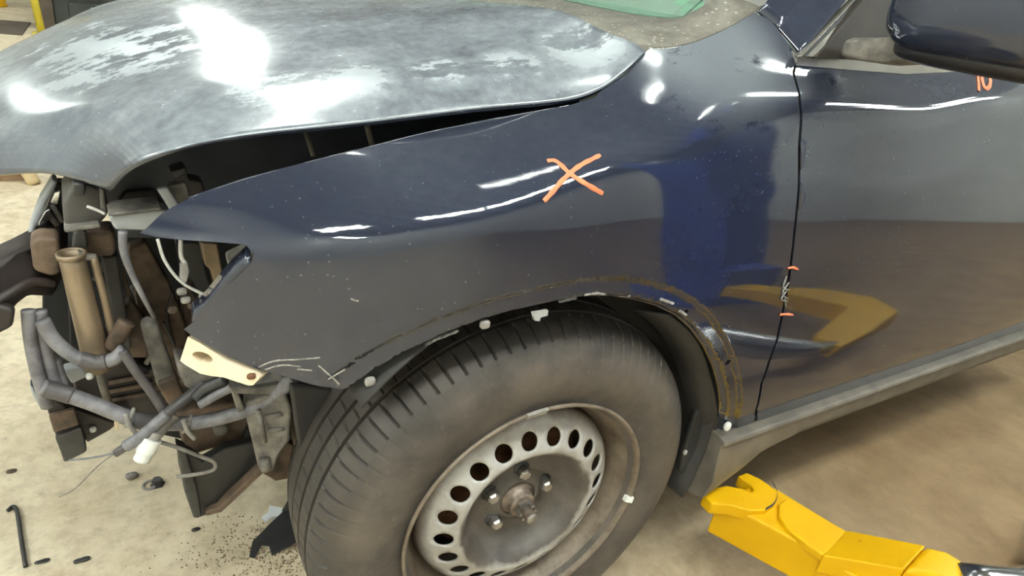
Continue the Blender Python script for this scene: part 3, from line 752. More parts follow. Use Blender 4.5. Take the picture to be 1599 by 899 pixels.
plate('support_top', [(112, 286), (134, 286), (133, 306), (116, 306)], .345, .03, 'black_plastic', rs, .003)
plate('support_ridge', [(99, 357), (156, 350), (158, 356), (102, 364)], .345, .03, 'dirty_grey', rs, .002)
plate('support_strut', [(155, 294), (162, 296), (167, 334), (158, 336)], .345, .02, 'dirty_grey', rs, .002)
ptube('release_cable', [(136, 322, .35), (152, 328, .345), (164, 334, .34)], .002, 'pale_cable', rs)
# grille edge with bright fragments
fr = plate('grille_edge', [(82, 279), (90, 284), (78, 306), (62, 340), (50, 374), (42, 372), (48, 348), (62, 312)], .47, .03, 'grey_panel', car, .005)
plate('grille_backing', [(88, 286), (112, 288), (102, 352), (78, 378), (48, 376), (66, 340)], .50, .03, 'black_plastic', car, .003)
plate('reflector_fragment', [(86, 300), (95, 298), (90, 320), (79, 317)], .465, .008, 'chrome', fr, .001)
plate('reflector_fragment', [(70, 330), (78, 326), (79, 342), (62, 353), (60, 348)], .465, .008, 'chrome', fr, .001)
plate('reflector_fragment', [(103, 286), (108, 284), (107, 296), (101, 294)], .465, .008, 'chrome', fr, .001)
ptube('grille_rib', [(80, 318, .48), (98, 346, .48)], .004, 'dirty_grey', fr, n=3)
ptube('grille_rib', [(74, 332, .48), (90, 352, .48)], .004, 'dirty_grey', fr, n=3)
# bumper beam and blocks
beam = prism('bumper_beam', [aty(84, 376, .42), aty(58, 380, .42), aty(30, 392, .40), aty(-10, 412, .38), aty(-70, 440, .36), aty(-70, 560, .34), aty(0, 505, .36), aty(36, 466, .38), aty(84, 470, .42)], (.02, .10, 0), 'dark_brown', car, .012)
plate('beam_flange', [(-40, 480), (0, 478), (24, 484), (20, 512), (0, 522), (-40, 540)], .34, .02, 'dark_brown', beam, .006)
ptube('beam_fold', [(84, 442, .40), (50, 440, .385), (15, 458, .36), (-40, 490, .34)], .006, 'dark_brown', beam)
plate('foam_block', [(46, 378), (60, 370), (92, 372), (97, 428), (80, 433), (52, 424)], .385, .04, 'brown_dirty', beam, .006)
plate('foam_block', [(124, 366), (178, 361), (182, 398), (172, 402), (130, 402)], .40, .05, 'brown_dirty', car, .006)
plate('side_bracket', [(116, 362), (134, 360), (138, 384), (128, 398), (112, 388)], .385, .02, 'dusty_plastic', car, .003)
# upright pipes
pa, pb = aty(111, 396, .365), aty(154, 575, .365); ax = (pb-pa)/np.linalg.norm(pb-pa)
pipe = tube('filter_pipe', [pa, pa+(pb-pa)*.5, pb], lambda s: .0155+.002*s, 'tan_tube', car, n=12, seg=28, cap=False)
so = pipe.modifiers.new('solid', 'SOLIDIFY'); so.thickness = .003
tube('pipe_lip', [pa-ax*.002, pa+ax*.005], .0178, 'tan_tube', pipe, n=3, seg=28, cap=False).modifiers.new('solid', 'SOLIDIFY').thickness = .003
ptube('thin_pipe', [(146, 402, .365), (164, 470, .365), (181, 548, .365)], .0052, 'tan_tube', car, seg=14)
plate('pipe_bracket', [(120, 392), (136, 398), (152, 400), (150, 406), (132, 408)], .36, .01, 'dirty_grey', car, .002)
plate('radiator_rail', [(158, 402), (184, 400), (206, 545), (184, 552)], .42, .04, 'dusty_plastic', car, .004)
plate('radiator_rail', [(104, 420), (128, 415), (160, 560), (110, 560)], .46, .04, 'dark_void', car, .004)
ptube('earth_strap', [(192, 361, .30), (193, 392, .30), (206, 428, .30), (226, 468, .30), (241, 496, .31)], lambda s: .0056-.003*s, 'conduit', car)
plate('slanted_rail', [(200, 388), (228, 378), (262, 438), (290, 505), (300, 560), (284, 640), (246, 610), (214, 480)], .48, .03, 'brown_dirty', car, .005)
plate('slanted_rail', [(176, 500), (205, 470), (232, 510), (232, 560), (190, 560)], .45, .03, 'brown_dirty', car, .005)
plate('tow_bracket', [(220, 512), (232, 504), (248, 510), (272, 580), (290, 628), (268, 640), (244, 600)], .385, .03, 'dirty_grey', car, .006)
plate('tow_bracket_foot', [(246, 600), (276, 588), (290, 625), (262, 632)], .375, .03, 'brown_dirty', car, .004)
ptube('hose_elbow', [(176, 540, .36), (186, 522, .355), (198, 502, .355)], .012, 'brown_dirty', car)
ptube('lamp_cable', [(246, 373, .30), (258, 408, .295), (286, 442, .285), (336, 468, .26)], .0022, 'pale_cable', car)
ptube('lamp_cable', [(282, 374, .33), (283, 400, .33), (290, 412, .33)], .003, 'pale_cable', car)
plate('cable_plug', [(282, 414), (293, 410), (296, 424), (292, 442), (281, 440)], .325, .012, 'clip_plastic', car, .002)
plate('lamp_bracket', [(313, 378), (340, 380), (346, 412), (352, 446), (338, 456), (330, 424), (320, 414)], .37, .03, 'tan_tube', car, .003)
plate('lamp_bracket', [(355, 402), (390, 384), (402, 398), (372, 420), (362, 432)], .27, .02, 'dirty_grey', car, .003)
plate('lamp_bracket', [(352, 430), (396, 404), (392, 412), (360, 440), (352, 452)], .30, .02, 'dark_brown', car, .003)
plate('lamp_socket', [(275, 378), (316, 378), (322, 420), (335, 460), (320, 470), (300, 440), (282, 425)], .44, .03, 'black_plastic', car, .004)
for q, mt in (((284, 455), 'clip_plastic'), (((290, 468)), 'clip_plastic'), ((300, 476), 'brown_dirty'), ((318, 462), 'dirty_grey'), ((270, 484), 'brown_dirty')):
    c_ = aty(*q, .34); superell('fixing_screw', c_, (.007, .006, .005), .7, mt, car, nu=12, nv=8)
plate('lower_tie_panel', [(228, 470), (320, 470), (330, 520), (290, 560), (260, 530)], .50, .03, 'brown_dirty', car, .005)
# harness
ptube('harness_conduit', [(44, 484, .37), (48, 530, .365), (58, 580, .36), (74, 634, .36)], .0085, 'conduit', car, seg=12, n=60, ridge=.03)
ptube('harness_conduit', [(62, 484, .375), (68, 530, .37), (80, 575, .365), (98, 620, .36)], .0085, 'conduit', car, seg=12)
ptube('harness_conduit', [(88, 560, .37), (96, 585, .365), (108, 618, .36)], .0055, 'conduit', car)
ptube('harness_conduit', [(66, 500, .35), (84, 530, .345), (116, 556, .335), (150, 566, .325), (178, 560, .32), (195, 545, .32)], .0095, 'conduit', car, n=40, seg=12)
ptube('conduit_sleeve', [(126, 560, .329), (150, 566, .324), (168, 563, .32)], .0108, 'conduit_dark', car)
main = ptube('main_harness', [(66, 604, .345), (92, 612, .34), (140, 628, .33), (196, 650, .315), (240, 660, .31), (300, 660, .295), (352, 650, .28), (400, 634, .265), (436, 612, .25), (458, 588, .245)], .0108, 'conduit', car, n=150, seg=12, ridge=.035)
ptube('harness_tape', [(70, 606, .342), (92, 612, .339), (112, 618, .335)], .0120, 'conduit_dark', main)
ptube('harness_tape', [(208, 654, .312), (240, 660, .309), (262, 661, .305)], .0120, 'conduit_dark', main)
ptube('harness_branch', [(318, 600, .30), (290, 622, .29), (258, 648, .28), (222, 680, .275), (180, 708, .28)], lambda s: .0088-.003*s, 'conduit_dark', car, n=40)
ptube('harness_branch', [(262, 646, .278), (222, 680, .272), (196, 697, .275)], .0086, 'conduit', car)
ptube('harness_branch', [(192, 548, .31), (208, 574, .305), (236, 612, .30), (258, 646, .29)], .0065, 'conduit_dark', car)
ptube('loose_wire', [(180, 706, .28), (158, 712, .285), (132, 716, .29), (108, 718, .30)], .0014, 'conduit', car)
ptube('loose_wire', [(178, 708, .28), (150, 730, .29), (118, 762, .30), (92, 776, .31)], .0008, 'dirty_grey', car)
plug = ptube('harness_plug', [(238, 684, .27), (229, 700, .268), (221, 718, .266)], lambda s: .0105+(.0035 if s < .62 else .001), 'white_plastic', car, seg=14, n=14)
ptube('plug_collar', [(244, 674, .272), (238, 686, .27)], .0095, 'clip_plastic', plug)
ptube('harness_branch', [(272, 646, .285), (258, 662, .28), (244, 678, .275)], .009, 'dirty_grey', car)
ptube('sensor_lead', [(236, 686, .275), (276, 698, .27), (312, 712, .265), (334, 721, .262), (334, 733, .262), (308, 740, .268), (276, 744, .275)], .003, 'dirty_grey', car, n=50)
def clip(px, py, Y, tail):
    c_ = aty(px, py, Y); e = aty(px+10, py+3, Y-.002)-c_; e /= np.linalg.norm(e); u = np.array([0, -.5, .85]); u -= e*(u@e); u /= np.linalg.norm(u); w = np.cross(e, u)
    o = tube('cable_tie', [c_+.0132*(math.cos(a)*u+math.sin(a)*w) for a in np.linspace(0, 2*math.pi, 20)], .0028, 'clip_plastic', main, n=40, seg=6)
    ptube('tie_tail', [(px-6, py-6, Y-.017), (px+1, py+12, Y-.016), (px+tail, py+24, Y-.014)], .0036, 'clip_plastic', main, seg=6)
clip(202, 652, .314, 10); clip(292, 661, .297, 12)
plate('harness_bracket', [(98, 578), (128, 571), (138, 588), (112, 600)], .39, .02, 'grey_panel', car, .003)
superell('harness_screw', aty(140, 587, .35), (.005, .005, .005), .8, 'white_plastic', car, nu=12, nv=8)
# lower front bracket
lb = plate('lower_crash_bracket', [(62, 606), (100, 632), (118, 656), (136, 706), (100, 724), (84, 672)], .40, .05, 'dark_brown', car, .004)
plate('bracket_face', [(76, 650), (116, 640), (124, 664), (84, 676)], .392, .01, 'brown_dirty', lb, .002)
plate('bracket_face', [(86, 684), (127, 668), (136, 704), (101, 722)], .392, .01, 'dusty_plastic', lb, .002)
plate('bracket_cap', [(46, 600), (72, 622), (76, 640), (62, 638), (50, 618)], .375, .02, 'grey_panel', lb, .003)
arm_ = plate('lower_tie_bar', [(108, 636), (165, 656), (186, 660), (172, 672), (136, 692), (124, 664)], .43, .02, 'dark_brown', car, .003)
superell('bar_rivet', aty(145, 670, .425), (.005, .005, .005), .8, 'white_plastic', arm_, nu=12, nv=8)
plate('bar_tab', [(178, 656), (186, 655), (186, 672), (179, 672)], .42, .006, 'cream_foam', arm_, .001)
cm = plate('cooling_module', [(110, 566), (205, 562), (268, 600), (272, 660), (200, 668), (120, 640)], .47, .12, 'dark_brown', car, .006)
for k in range(3): ptube('module_rib', [(170, 598+k*14, .465), (250, 582+k*14, .465)], .0035, 'brown_dirty', cm, n=3)
ptube('module_strut', [(152, 566, .36), (160, 600, .37), (172, 636, .38)], .0055, 'dirty_grey', car)
# under the fender: rail end, lamp remains, washer bottle, splash shields
plate('rail_end', [(276, 646), (300, 640), (376, 628), (392, 648), (380, 690), (330, 702), (298, 712), (284, 690)], .37, .10, 'brown_dirty', car, .005)
superell('rail_bolt', aty(344, 668, .36), (.012, .012, .010), .7, 'dirty_grey', car, nu=14, nv=8)
ptube('fog_lamp_pipe', [(306, 622, .28), (322, 606, .28), (352, 592, .27)], .009, 'steel_dark', car)
ptube('fog_lamp_pipe', [(312, 632, .27), (336, 618, .265), (368, 602, .26)], .0065, 'conduit', car)
plate('fog_lamp_shell', [(276, 566), (300, 572), (380, 596), (374, 606), (316, 620), (290, 606), (280, 588)], .30, .05, 'dirty_grey', car, .01)
plate('support_strap', [(356, 604), (400, 606), (436, 600), (452, 606), (420, 616), (364, 616)], .25, .012, 'dirty_grey', car, .003)
plate('support_strap', [(358, 602), (368, 604), (384, 640), (372, 646)], .26, .012, 'dirty_grey', car, .003)
wb = prism('washer_bottle', [aty(378, 632, .27), aty(400, 626, .25), aty(446, 612, .235), aty(456, 640, .23), aty(453, 690, .235), aty(436, 712, .24), aty(428, 736, .245), aty(415, 743, .25), aty(404, 736, .255), aty(396, 704, .26)], (.02, .09, .01), 'dirty_grey', car, .014)
for q in (((404, 640), (414, 690)), ((416, 652), (440, 646)), ((420, 672), (444, 668))): ptube('bottle_rib', [(q[0][0], q[0][1], .243), (q[1][0], q[1][1], .237)], .004, 'dirty_grey', wb, n=3)
ptube('bottle_neck', [(412, 716, .246), (416, 732, .245)], .009, 'dirty_grey', wb, n=4)
sp = plate('splash_shield', [(277, 698), (298, 706), (318, 720), (352, 700), (400, 690), (412, 728), (362, 782), (330, 802), (306, 811), (292, 770), (280, 730)], .33, .02, 'black_plastic', car, .004)
plate('shield_rim', [(276, 698), (292, 706), (308, 760), (316, 806), (303, 811), (288, 768)], .315, .03, 'steel_dark', sp, .004)
prism('shield_fold', [aty(322, 806, .32), aty(346, 800, .315), aty(372, 776, .31), aty(412, 738, .30), aty(407, 732, .30), aty(366, 770, .31), aty(342, 793, .315), aty(322, 798, .32)], (0, .02, 0), 'brown_dirty', sp, .002)
plate('splash_shield', [(380, 700), (420, 676), (470, 700), (492, 740), (430, 752), (410, 740)], .36, .02, 'brown_dirty', car, .004)
plate('front_liner', [(452, 600), (500, 606), (552, 612), (545, 650), (505, 720), (490, 768), (474, 740), (462, 670)], .22, .012, 'liner_plastic', car, .006)
plate('front_liner_fold', [(440, 610), (462, 600), (470, 660), (478, 740), (466, 720), (450, 660)], .25, .012, 'brown_dirty', car, .004)

# cream bumper bracket screwed below the fender corner, with its round recess
bp = [aty(*q) for q in [(291, 519, .205), (279, 556, .21), (287, 562, .205), (310, 576, .19), (326, 580, .18), (345, 578, .175), (385, 595, .145), (392, 594, .142), (402, 582, .138), (394, 577, .142), (352, 556, .17), (330, 543, .18), (310, 528, .195)]]
xz = np.array([(p[0], p[2]) for p in bp]); yy = np.array([p[1] for p in bp])
co = np.linalg.lstsq(np.column_stack([xz, np.ones(len(xz))]), yy, rcond=None)[0]
FB = lambda x, z: co[0]*np.asarray(x)+co[1]*np.asarray(z)+co[2]-.012
hc = hit(316, 558, FB); hole = [(hc[0]+.0105*math.cos(a), hc[2]+.0075*math.sin(a)) for a in np.linspace(0, 2*math.pi, 21)[:-1]]
cb = panel('bumper_bracket', [tuple(q) for q in xz], FB, (.006, .006), .024, 'cream_foam', car, holes=[hole])
box('recess_shade', np.array([hc[0], float(FB(hc[0], hc[2]))+.024, hc[2]]), (.03, .004, .022), 'brown_dirty', cb, bev=0)  # brown floor paints in the shade inside the recess
superell('bracket_screw', hit(392, 586, FB)+np.array([0, -.002, 0]), (.006, .004, .004), .8, 'rust', cb, nu=12, nv=8)

# fender edge clips, bolts and scrapes
def stud(px, py, r, mat, name='push_clip', Fn=None):
    p = hit(px, py, Fn or SF); superell(name, p+np.array([0, -.002, 0]), (r, .0045, r*.85), .55, mat, fender, nu=16, nv=10)
stud(577, 594, .0070, 'clip_plastic'); stud(756, 505, .0068, 'clip_plastic')
p = hit(1134, 664, S); superell('push_clip', p+np.array([0, -.003, 0]), (.008, .006, .010), .8, 'white_plastic', fender, nu=16, nv=10)
prism('metal_clip', [hit(828, 486, SF)+np.array([0, -.006, 0]), hit(853, 481, SF)+np.array([0, -.006, 0]), hit(852, 490, SF)+np.array([0, -.006, 0]), aty(845, 496, .004), aty(843, 502, .004), aty(835, 501, .004), aty(834, 494, .004)], (0, .006, 0), 'clip_plastic', fender, .001)
def stroke(name, pxs, w, mat, parent, F=S, off=.0012, n=24):
    P = spline([hit(*q, F=F) for q in pxs], n); v = []; f = []
    for i in range(n):
        x, z = P[i][0], P[i][2]; e = 1e-3
        N = np.array([float(F(x+e, z)-F(x-e, z))/(2*e), -1., float(F(x, z+e)-F(x, z-e))/(2*e)]); N /= np.linalg.norm(N)
        T_ = P[min(i+1, n-1)]-P[max(i-1, 0)]; B = np.cross(N, T_); B /= np.linalg.norm(B)
        ww = w*(1+.12*math.sin(i*1.7))*(.75 if i in (0, n-1) else 1)
        for s in (-1, -.33, .33, 1):
            q = P[i]+B*s*ww; y = float(F(q[0], q[2])); q = np.array([q[0], y, q[2]])+N*(off if abs(s) < 1 else off*.3); v.append(q)
    for i in range(n-1):
        for k in range(3): f.append([4*i+k, 4*i+k+1, 4*i+5+k, 4*i+4+k])
    return from_data(name, v, f, mat, parent, True)
stroke('pen_mark', [(854, 251), (869, 252), (890, 271), (915, 287), (941, 302)], .0032, 'orange_pen', fender)['label'] = 'orange stroke of the X mark'
stroke('pen_mark', [(937, 242), (905, 259), (878, 282), (849, 314)], .0032, 'orange_pen', fender)['label'] = 'orange stroke of the X mark'
stroke('pen_mark', [(1216, 491), (1226, 490), (1237, 491)], .0024, 'orange_pen', door, n=8, off=.003)
stroke('pen_mark', [(1229, 419), (1237, 417), (1245, 420)], .0022, 'orange_pen', door, n=8, off=.003)
for q in ([(1227, 430), (1222, 448), (1231, 452)], [(1231, 440), (1221, 456), (1229, 466)], [(1228, 452), (1219, 466), (1228, 470)], [(1224, 462), (1226, 478)]):
    stroke('pen_scribble', q, .0010, 'white_pen', fender if q[0][0] < 1226 else door, n=10, off=.003)
# orange figures on the door under the mirror
stroke('pen_mark', [(1526, 112), (1527, 126), (1528, 143)], .0035, 'orange_pen', door, n=10, off=.003)
stroke('pen_mark', [(1535, 112), (1533, 124), (1537, 137), (1543, 137), (1546, 128), (1545, 112)], .0045, 'orange_pen', door, n=24, off=.003)
# scrapes at the fender corner and arch edge
for q in ([(404, 573), (430, 563), (466, 561), (500, 558)], [(414, 577), (440, 570), (470, 572)], [(464, 576), (488, 578)], [(497, 570), (520, 590), (530, 600)], [(512, 592), (526, 584), (540, 576)], [(560, 470), (552, 468), (548, 466)]):
    stroke('scrape', q, .0012, 'white_pen', fender, off=.0008, n=14)
for q in ([(664, 538), (690, 526), (716, 516)], [(872, 471), (900, 464)], [(912, 461), (930, 458), (946, 460)], [(966, 462), (984, 462)], [(1030, 466), (1052, 474)], [(1060, 484), (1072, 492)]):
    stroke('scrape', q, .0022, 'white_pen', fender, F=SF, off=.0008, n=10)

# rear of the wheel arch: torn liner edge and mud flap
le = [aty(*q) for q in [(1046, 492, .03), (1078, 520, .03), (1098, 552, .035), (1110, 590, .04), (1118, 625, .045), (1120, 660, .05), (1112, 700, .06)]]
strip('liner_edge', spline(le, 30), (-.03, .05, -.01), 'liner_plastic', liner, .004)
plate('mud_flap', [(1090, 640), (1106, 640), (1116, 664), (1116, 696), (1096, 768), (1062, 736), (1068, 706)], .075, .012, 'liner_plastic', car, .004)
superell('flap_rivet', aty(1070, 706, .06), (.005, .004, .006), .8, 'clip_plastic', car, nu=12, nv=8)

# small clutter deep in the front end
rng = random.Random(11)
for i in range(26):
    px = rng.uniform(165, 300); py = rng.uniform(390, 640); Yc = rng.uniform(.45, .52)
    a = aty(px, py, Yc); b2 = aty(px+rng.uniform(-22, 26), py+rng.uniform(18, 60), Yc+rng.uniform(-.02, .03))
    if i % 3: tube('hidden_line', [a, (a+b2)/2+np.array([rng.uniform(-.008, .008), 0, 0]), b2], rng.uniform(.002, .006), rng.choice(['dark_brown', 'conduit_dark', 'brown_dirty', 'dirty_grey']), car, n=8, seg=7)
    else: box('hidden_bracket', (a+b2)/2, (.018, .012, .03), rng.choice(['dark_brown', 'brown_dirty', 'dusty_plastic']), car, rot=Matrix.Rotation(rng.uniform(-.6, .6), 3, 'Y'), bev=.002)
for i in range(14):
    ptube('radiator_fin', [(206+i*6.0, 400+i*5, .50), (222+i*6.0, 560+i*3, .50)], .0012, 'dirty_grey' if i % 2 else 'dark_brown', car, n=3, seg=5)
# ------------------------------------------------------------------ the lift
lift = thing('vehicle_lift', 'yellow steel arm of a two-post lift under the car sill', 'vehicle lift', (1.75, -1.15, 0))
ZT = .215
def zpts(L, z): return [atz(px, py, z) for px, py in L]
arm = prism('lift_arm', zpts([(1120, 779), (1140, 771), (1190, 752), (1216, 764), (1262, 792), (1322, 828), (1345, 846), (1600, 1010), (1500, 1020), (1290, 868)], ZT), (0, 0, -.095), 'lift_yellow', lift, .006)
tipo = zpts([(1098, 772), (1104, 763), (1134, 757), (1160, 762), (1172, 768), (1177, 764), (1174, 757), (1160, 748), (1152, 742), (1166, 737), (1186, 746), (1204, 758), (1212, 772), (1210, 786), (1196, 796), (1172, 797), (1140, 788), (1112, 786)], ZT+.012)
prism('adapter_plate', tipo, (0, 0, -.03), 'lift_yellow', lift, .004)
prism('swivel_cover', zpts([(1216, 786), (1226, 778), (1244, 782), (1262, 793), (1300, 816), (1322, 828), (1304, 856), (1286, 866), (1262, 850), (1230, 826), (1216, 806)], ZT+.009), (0, 0, -.02), 'lift_yellow', lift, .004)
a0, a1 = atz(1322, 827, ZT+.009), atz(1284, 866, ZT+.009)
b0, b1 = atz(1446, 851, ZT+.06), atz(1412, 888, ZT+.06)
c0_, c1_ = atz(1508, 876, ZT+.05), atz(1500, 915, ZT+.05)
prism('arm_ramp', [a0, b0, b1, a1], (0, 0, -.05), 'lift_yellow', lift, .004)
v = [b0, b1, b0+(c0_-b0)*.5+np.array([0, 0, .008]), b1+(c1_-b1)*.5+np.array([0, 0, .008]), c0_, c1_]
v = v+[q+np.array([0, 0, -.11]) for q in v]
f = [[0, 1, 3, 2], [2, 3, 5, 4], [6, 8, 9, 7], [8, 10, 11, 9], [0, 2, 8, 6], [2, 4, 10, 8], [1, 7, 9, 3], [3, 9, 11, 5], [0, 6, 7, 1], [4, 5, 11, 10]]
bevel(from_data('arm_extension', v, f, 'lift_yellow', lift), .012, 3)
e0 = (c0_+c1_)/2+np.array([0, 0, -.035]); e1 = atz(1640, 912, ZT+.02)
tube('arm_tube', [e0, e1, np.array([1.46, -.36, .165])], .045, 'chrome', lift, n=8, seg=28)
strip('cover_groove', spline([atz(1206, 752, ZT+.0135), atz(1214, 770, ZT+.0135), atz(1210, 786, ZT+.0135), atz(1196, 796, ZT+.0135)], 14), (.004, .004, 0), 'steel_dark', lift)
post = box('lift_column', (1.80, -1.24, 1.62), (.34, .28, 3.16), 'lift_blue', lift, bev=.02)
box('column_base', (1.80, -1.22, .02), (.62, .50, .04), 'lift_blue', lift, bev=.005)
box('arm_carriage', (1.72, -1.03, .22), (.36, .12, .26), 'lift_blue', lift, bev=.01)
prism('arm_beam', [(1.42, -.30, .21), (1.98, -.44, .21), (2.02, -.58, .21), (1.72, -1.02, .21), (1.56, -.98, .21), (1.80, -.57, .21), (1.42, -.44, .21)], (0, 0, -.09), 'lift_yellow', lift, .006)
# ------------------------------------------------------------------ things lying on the floor
bt = thing('broken_trim', 'broken black plastic trim piece lying beside the front tyre', 'plastic piece', atz(440, 830, 0))
prism('trim_blade', [atz(389, 868, .012), atz(394, 845, .02), atz(420, 818, .035), atz(446, 794, .045), atz(486, 776, .05), atz(484, 822, .03), atz(466, 842, .02), atz(424, 866, .004), atz(420, 851, .012), atz(408, 850, .014), atz(398, 870, .006)], (0, 0, -.004), 'black_plastic', bt, .001)
prism('trim_flange', [atz(440, 796, .05), atz(452, 776, .06), atz(484, 768, .06), atz(488, 788, .05), atz(462, 792, .05)], (0, 0, -.006), 'dusty_plastic', bt, .001)
prism('trim_clip', [atz(408, 806, .02), atz(420, 798, .03), atz(420, 788, .045), atz(442, 792, .045), atz(440, 806, .03), atz(424, 806, .03), atz(414, 812, .012)], (0, 0, -.008), 'grey_panel', bt, .002)
prism('trim_foot', [atz(484, 776, .05), atz(484, 822, .03), atz(478, 826, .0), atz(478, 790, .0)], (.004, 0, 0), 'black_plastic', bt, 0)
def ft(name, L, r, mat, z, label, cat, **k):
    o = tube(name, [atz(px, py, z) for px, py in L], r, mat, None, **k); rebase(o); return tag(o, label, cat)
ft('hooked_rod', [(40, 884), (34, 848), (28, 806), (24, 793), (19, 791), (12, 797)], .0042, 'steel_dark', .0042, 'thin dark hooked rod lying on the floor at the left', 'metal rod', n=40)
o = lathe('flange_nut', [(.001, .016), (.0105, .016), (.0115, .012), (.0115, .004), (.016, .002), (.016, 0), (.001, 0)], lambda r, a, o: atz(246, 756, 0)+np.array([r*math.cos(a), r*math.sin(a), o]), 'steel_dark', None, 6, False)
tag(rebase(o), 'small black nut on the floor below the hanging wires', 'nut')
o = lathe('metal_ring', [(.012, .004), (.017, .004), (.017, 0), (.012, 0)], lambda r, a, o: atz(234, 758, 0)+np.array([r*math.cos(a), r*math.sin(a), o]), 'clip_plastic', None, 24, True, True)
tag(rebase(o), 'pale flat ring lying against the black nut', 'washer')
def pebble(px, py, s, mat, label, cat, nm, sq=1.):
    c_ = atz(px, py, 0); o = superell(nm, c_+np.array([0, 0, s*.35]), (s*sq, s*.7, s*.4), .75, mat, None, nu=10, nv=6)
    a = np.array([q.co for q in o.data.vertices]); 
    for q in o.data.vertices: q.co += Vector(np.random.randn(3)*s*.07)
    rebase(o); o.location.z = 0; return tag(o, label, cat)
pebble(206, 746, .014, 'dirty_grey', 'grey lump of dirt on the floor below the white plug', 'dirt lump', 'dirt_lump')
pebble(66, 878, .007, 'steel_dark', 'thin dark chip on the floor right of the hooked rod', 'chip', 'plastic_chip', 1.9)
pebble(128, 876, .008, 'steel_dark', 'thin dark chip farther from the hooked rod, nearer the shadow edge', 'chip', 'plastic_chip', 1.9)
pebble(18, 737, .008, 'brown_dirty', 'brown speck on the bright floor above the hooked rod', 'chip', 'plastic_chip', 1.3)
pebble(306, 828, .007, 'dark_brown', 'dark crumb on the floor below the black splash shield', 'crumb', 'dirt_crumb', 1.3)
# loose grit around the tyre: too fine to count
v = []; f = []
for i in range(1300):
    px, py = random.gauss(440, 70), random.gauss(868, 36)
    if py < 800: continue
    c_ = atz(px, py, 0); s = random.uniform(.0012, .0042)
    k0 = len(v); h = s*.8
    s *= .7; v += [c_+np.array([-s, 0, 0]), c_+np.array([s*.5, s*.9, 0]), c_+np.array([s*.6, -s*.8, 0]), c_+np.array([0, 0, h])]
    f += [[k0, k0+2, k0+1], [k0, k0+1, k0+3], [k0+1, k0+2, k0+3], [k0+2, k0, k0+3]]
tag(from_data('floor_grit', v, f, 'grit'), 'brown grit and rust crumbs scattered in front of the tyre', 'grit', kind='stuff')

# ------------------------------------------------------------------ far side of the workshop, seen past the hood
cb_ = atz(8, 284, 0)
bx_ = thing('cardboard_box', 'brown carton on the floor beyond the front of the car', 'box', tuple(cb_))
box('carton', cb_+np.array([-.10, .14, .075]), (.42, .26, .15), 'cardboard', bx_, bev=.004)
box('carton_flap', cb_+np.array([-.10, .01, .152]), (.40, .10, .004), 'cardboard', bx_, bev=0)
o = tube('wooden_roll', [atz(50, 287, 0)+np.array([.01, 0, .002]), atz(50, 287, 0)+np.array([-.03, .02, .11])], .028, 'pale_wood', None, n=6, seg=18); tag(rebase(o), 'short pale wooden post standing against the brown carton', 'wooden post')
yd = atz(2, 14, 0)+np.array([-.15, .3, 0])
dr = thing('yellow_drum', 'yellow drum at the far left, top corner of the photo', 'drum', tuple(yd))
lathe('drum_body', [(.001, 0), (.20, 0), (.20, .02), (.19, .03), (.19, .50), (.20, .52), (.19, .54), (.001, .54)], lambda r, a, o: yd+np.array([r*math.cos(a), r*math.sin(a), o]), 'lift_yellow', dr, 32)
lathe('drum_lid', [(.001, .57), (.17, .57), (.19, .55), (.19, .54)], lambda r, a, o: yd+np.array([r*math.cos(a), r*math.sin(a), o]), 'pole_yellow', dr, 32)
pb_ = atz(66, 54, 0)
pole = thing('yellow_pole', 'thin yellow pole standing behind the far edge of the hood', 'pole', tuple(pb_))
tube('pole_shaft', [pb_, pb_+np.array([-.10, .05, 1.4])], .035, 'pole_yellow', pole, n=4, seg=16)
box('pole_foot', pb_+np.array([0, 0, .01]), (.16, .16, .02), 'pole_yellow', pole)
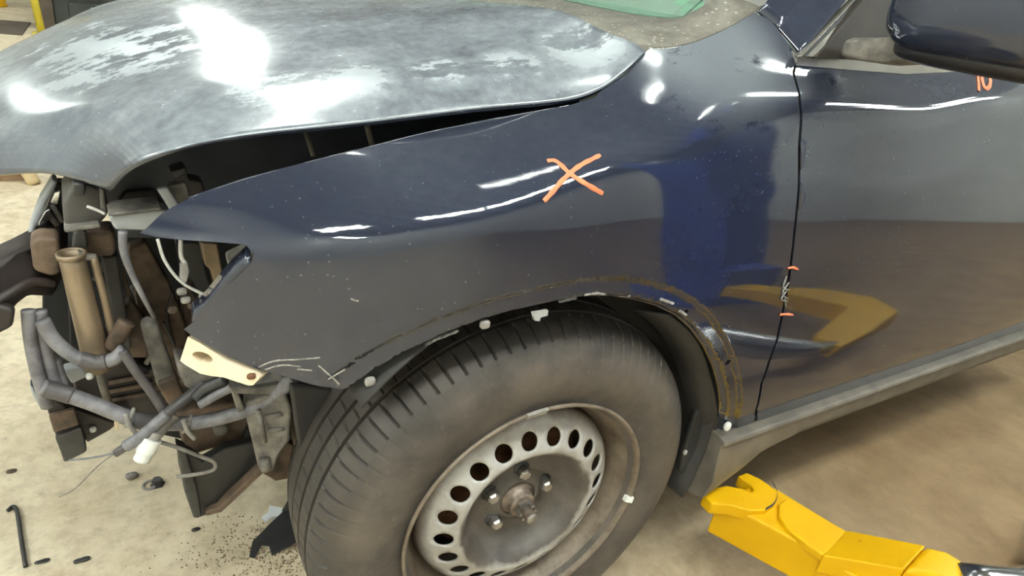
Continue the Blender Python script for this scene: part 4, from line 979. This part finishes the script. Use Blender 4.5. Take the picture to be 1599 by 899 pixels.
mc = atz(120, 62, 0)+np.array([.10, .55, 0])
mach = thing('tool_cabinet', 'dark tool cabinet in the background behind the yellow pole', 'cabinet', tuple(mc))
box('cabinet_body', mc+np.array([.30, .3, .52]), (1.15, .6, .92), 'machine_dark', mach, bev=.02)
box('cabinet_post', mc+np.array([-.34, .0, .55]), (.14, .12, 1.1), 'machine_brown', mach, bev=.01)
for k in range(4): 
    d_ = box('drawer', mc+np.array([.34, -.005, .20+k*.21]), (.95, .03, .18), 'machine_dark', mach, bev=.01)
    box('drawer_handle', mc+np.array([.34, -.035, .25+k*.21]), (.55, .03, .03), 'trim_metal', d_, bev=.006)
for sx_ in (-.2, .8):
    for sy_ in (.08, .5): lathe('caster', [(.001, 0), (.05, 0), (.05, .06), (.001, .06)], lambda r, a, o, sx_=sx_, sy_=sy_: mc+np.array([sx_+r*math.cos(a), sy_+r*math.sin(a), o]), 'black_plastic', mach, 16)
mt_ = atz(-70, 38, 0)
o = prism('dark_floor_patch', [mt_+np.array([-.7, -.35, .012]), mt_+np.array([.55, -.45, .012]), mt_+np.array([.6, .5, .012]), mt_+np.array([-.6, .55, .012])], (0, 0, -.012), 'machine_brown', None, .003); tag(rebase(o), 'dark brown flat patch on the far floor left of the tool cabinet', 'mat')  # thin brown slab standing for a dark patch of the floor
hs = mc+np.array([1.2, -.1, 0])
o = tube('coiled_hose', [hs+np.array([.22*math.cos(a), .22*math.sin(a), .03+.012*a]) for a in np.linspace(0, 18, 60)], .025, 'pale_wood', None, n=160, seg=8); tag(rebase(o), 'pale coiled hose on the floor beside the tool cabinet', 'hose')
# paper on the dashboard under the windscreen
pc = [np.array([.50, .44, 1.1445]), np.array([.52, .31, 1.1445])]
gz = lambda px, py: atz(px, py, 1.1455)
ps = prism('paper_slip', [aty(1050, -12, .52)*0+q for q in (aty(1062, -8, .50), aty(1100, 2, .42), aty(1096, 16, .40), aty(1056, 8, .46))], (0, .004, -.002), 'paper', None, 0)
tag(rebase(ps), 'pale green slip of paper behind the windscreen', 'paper')
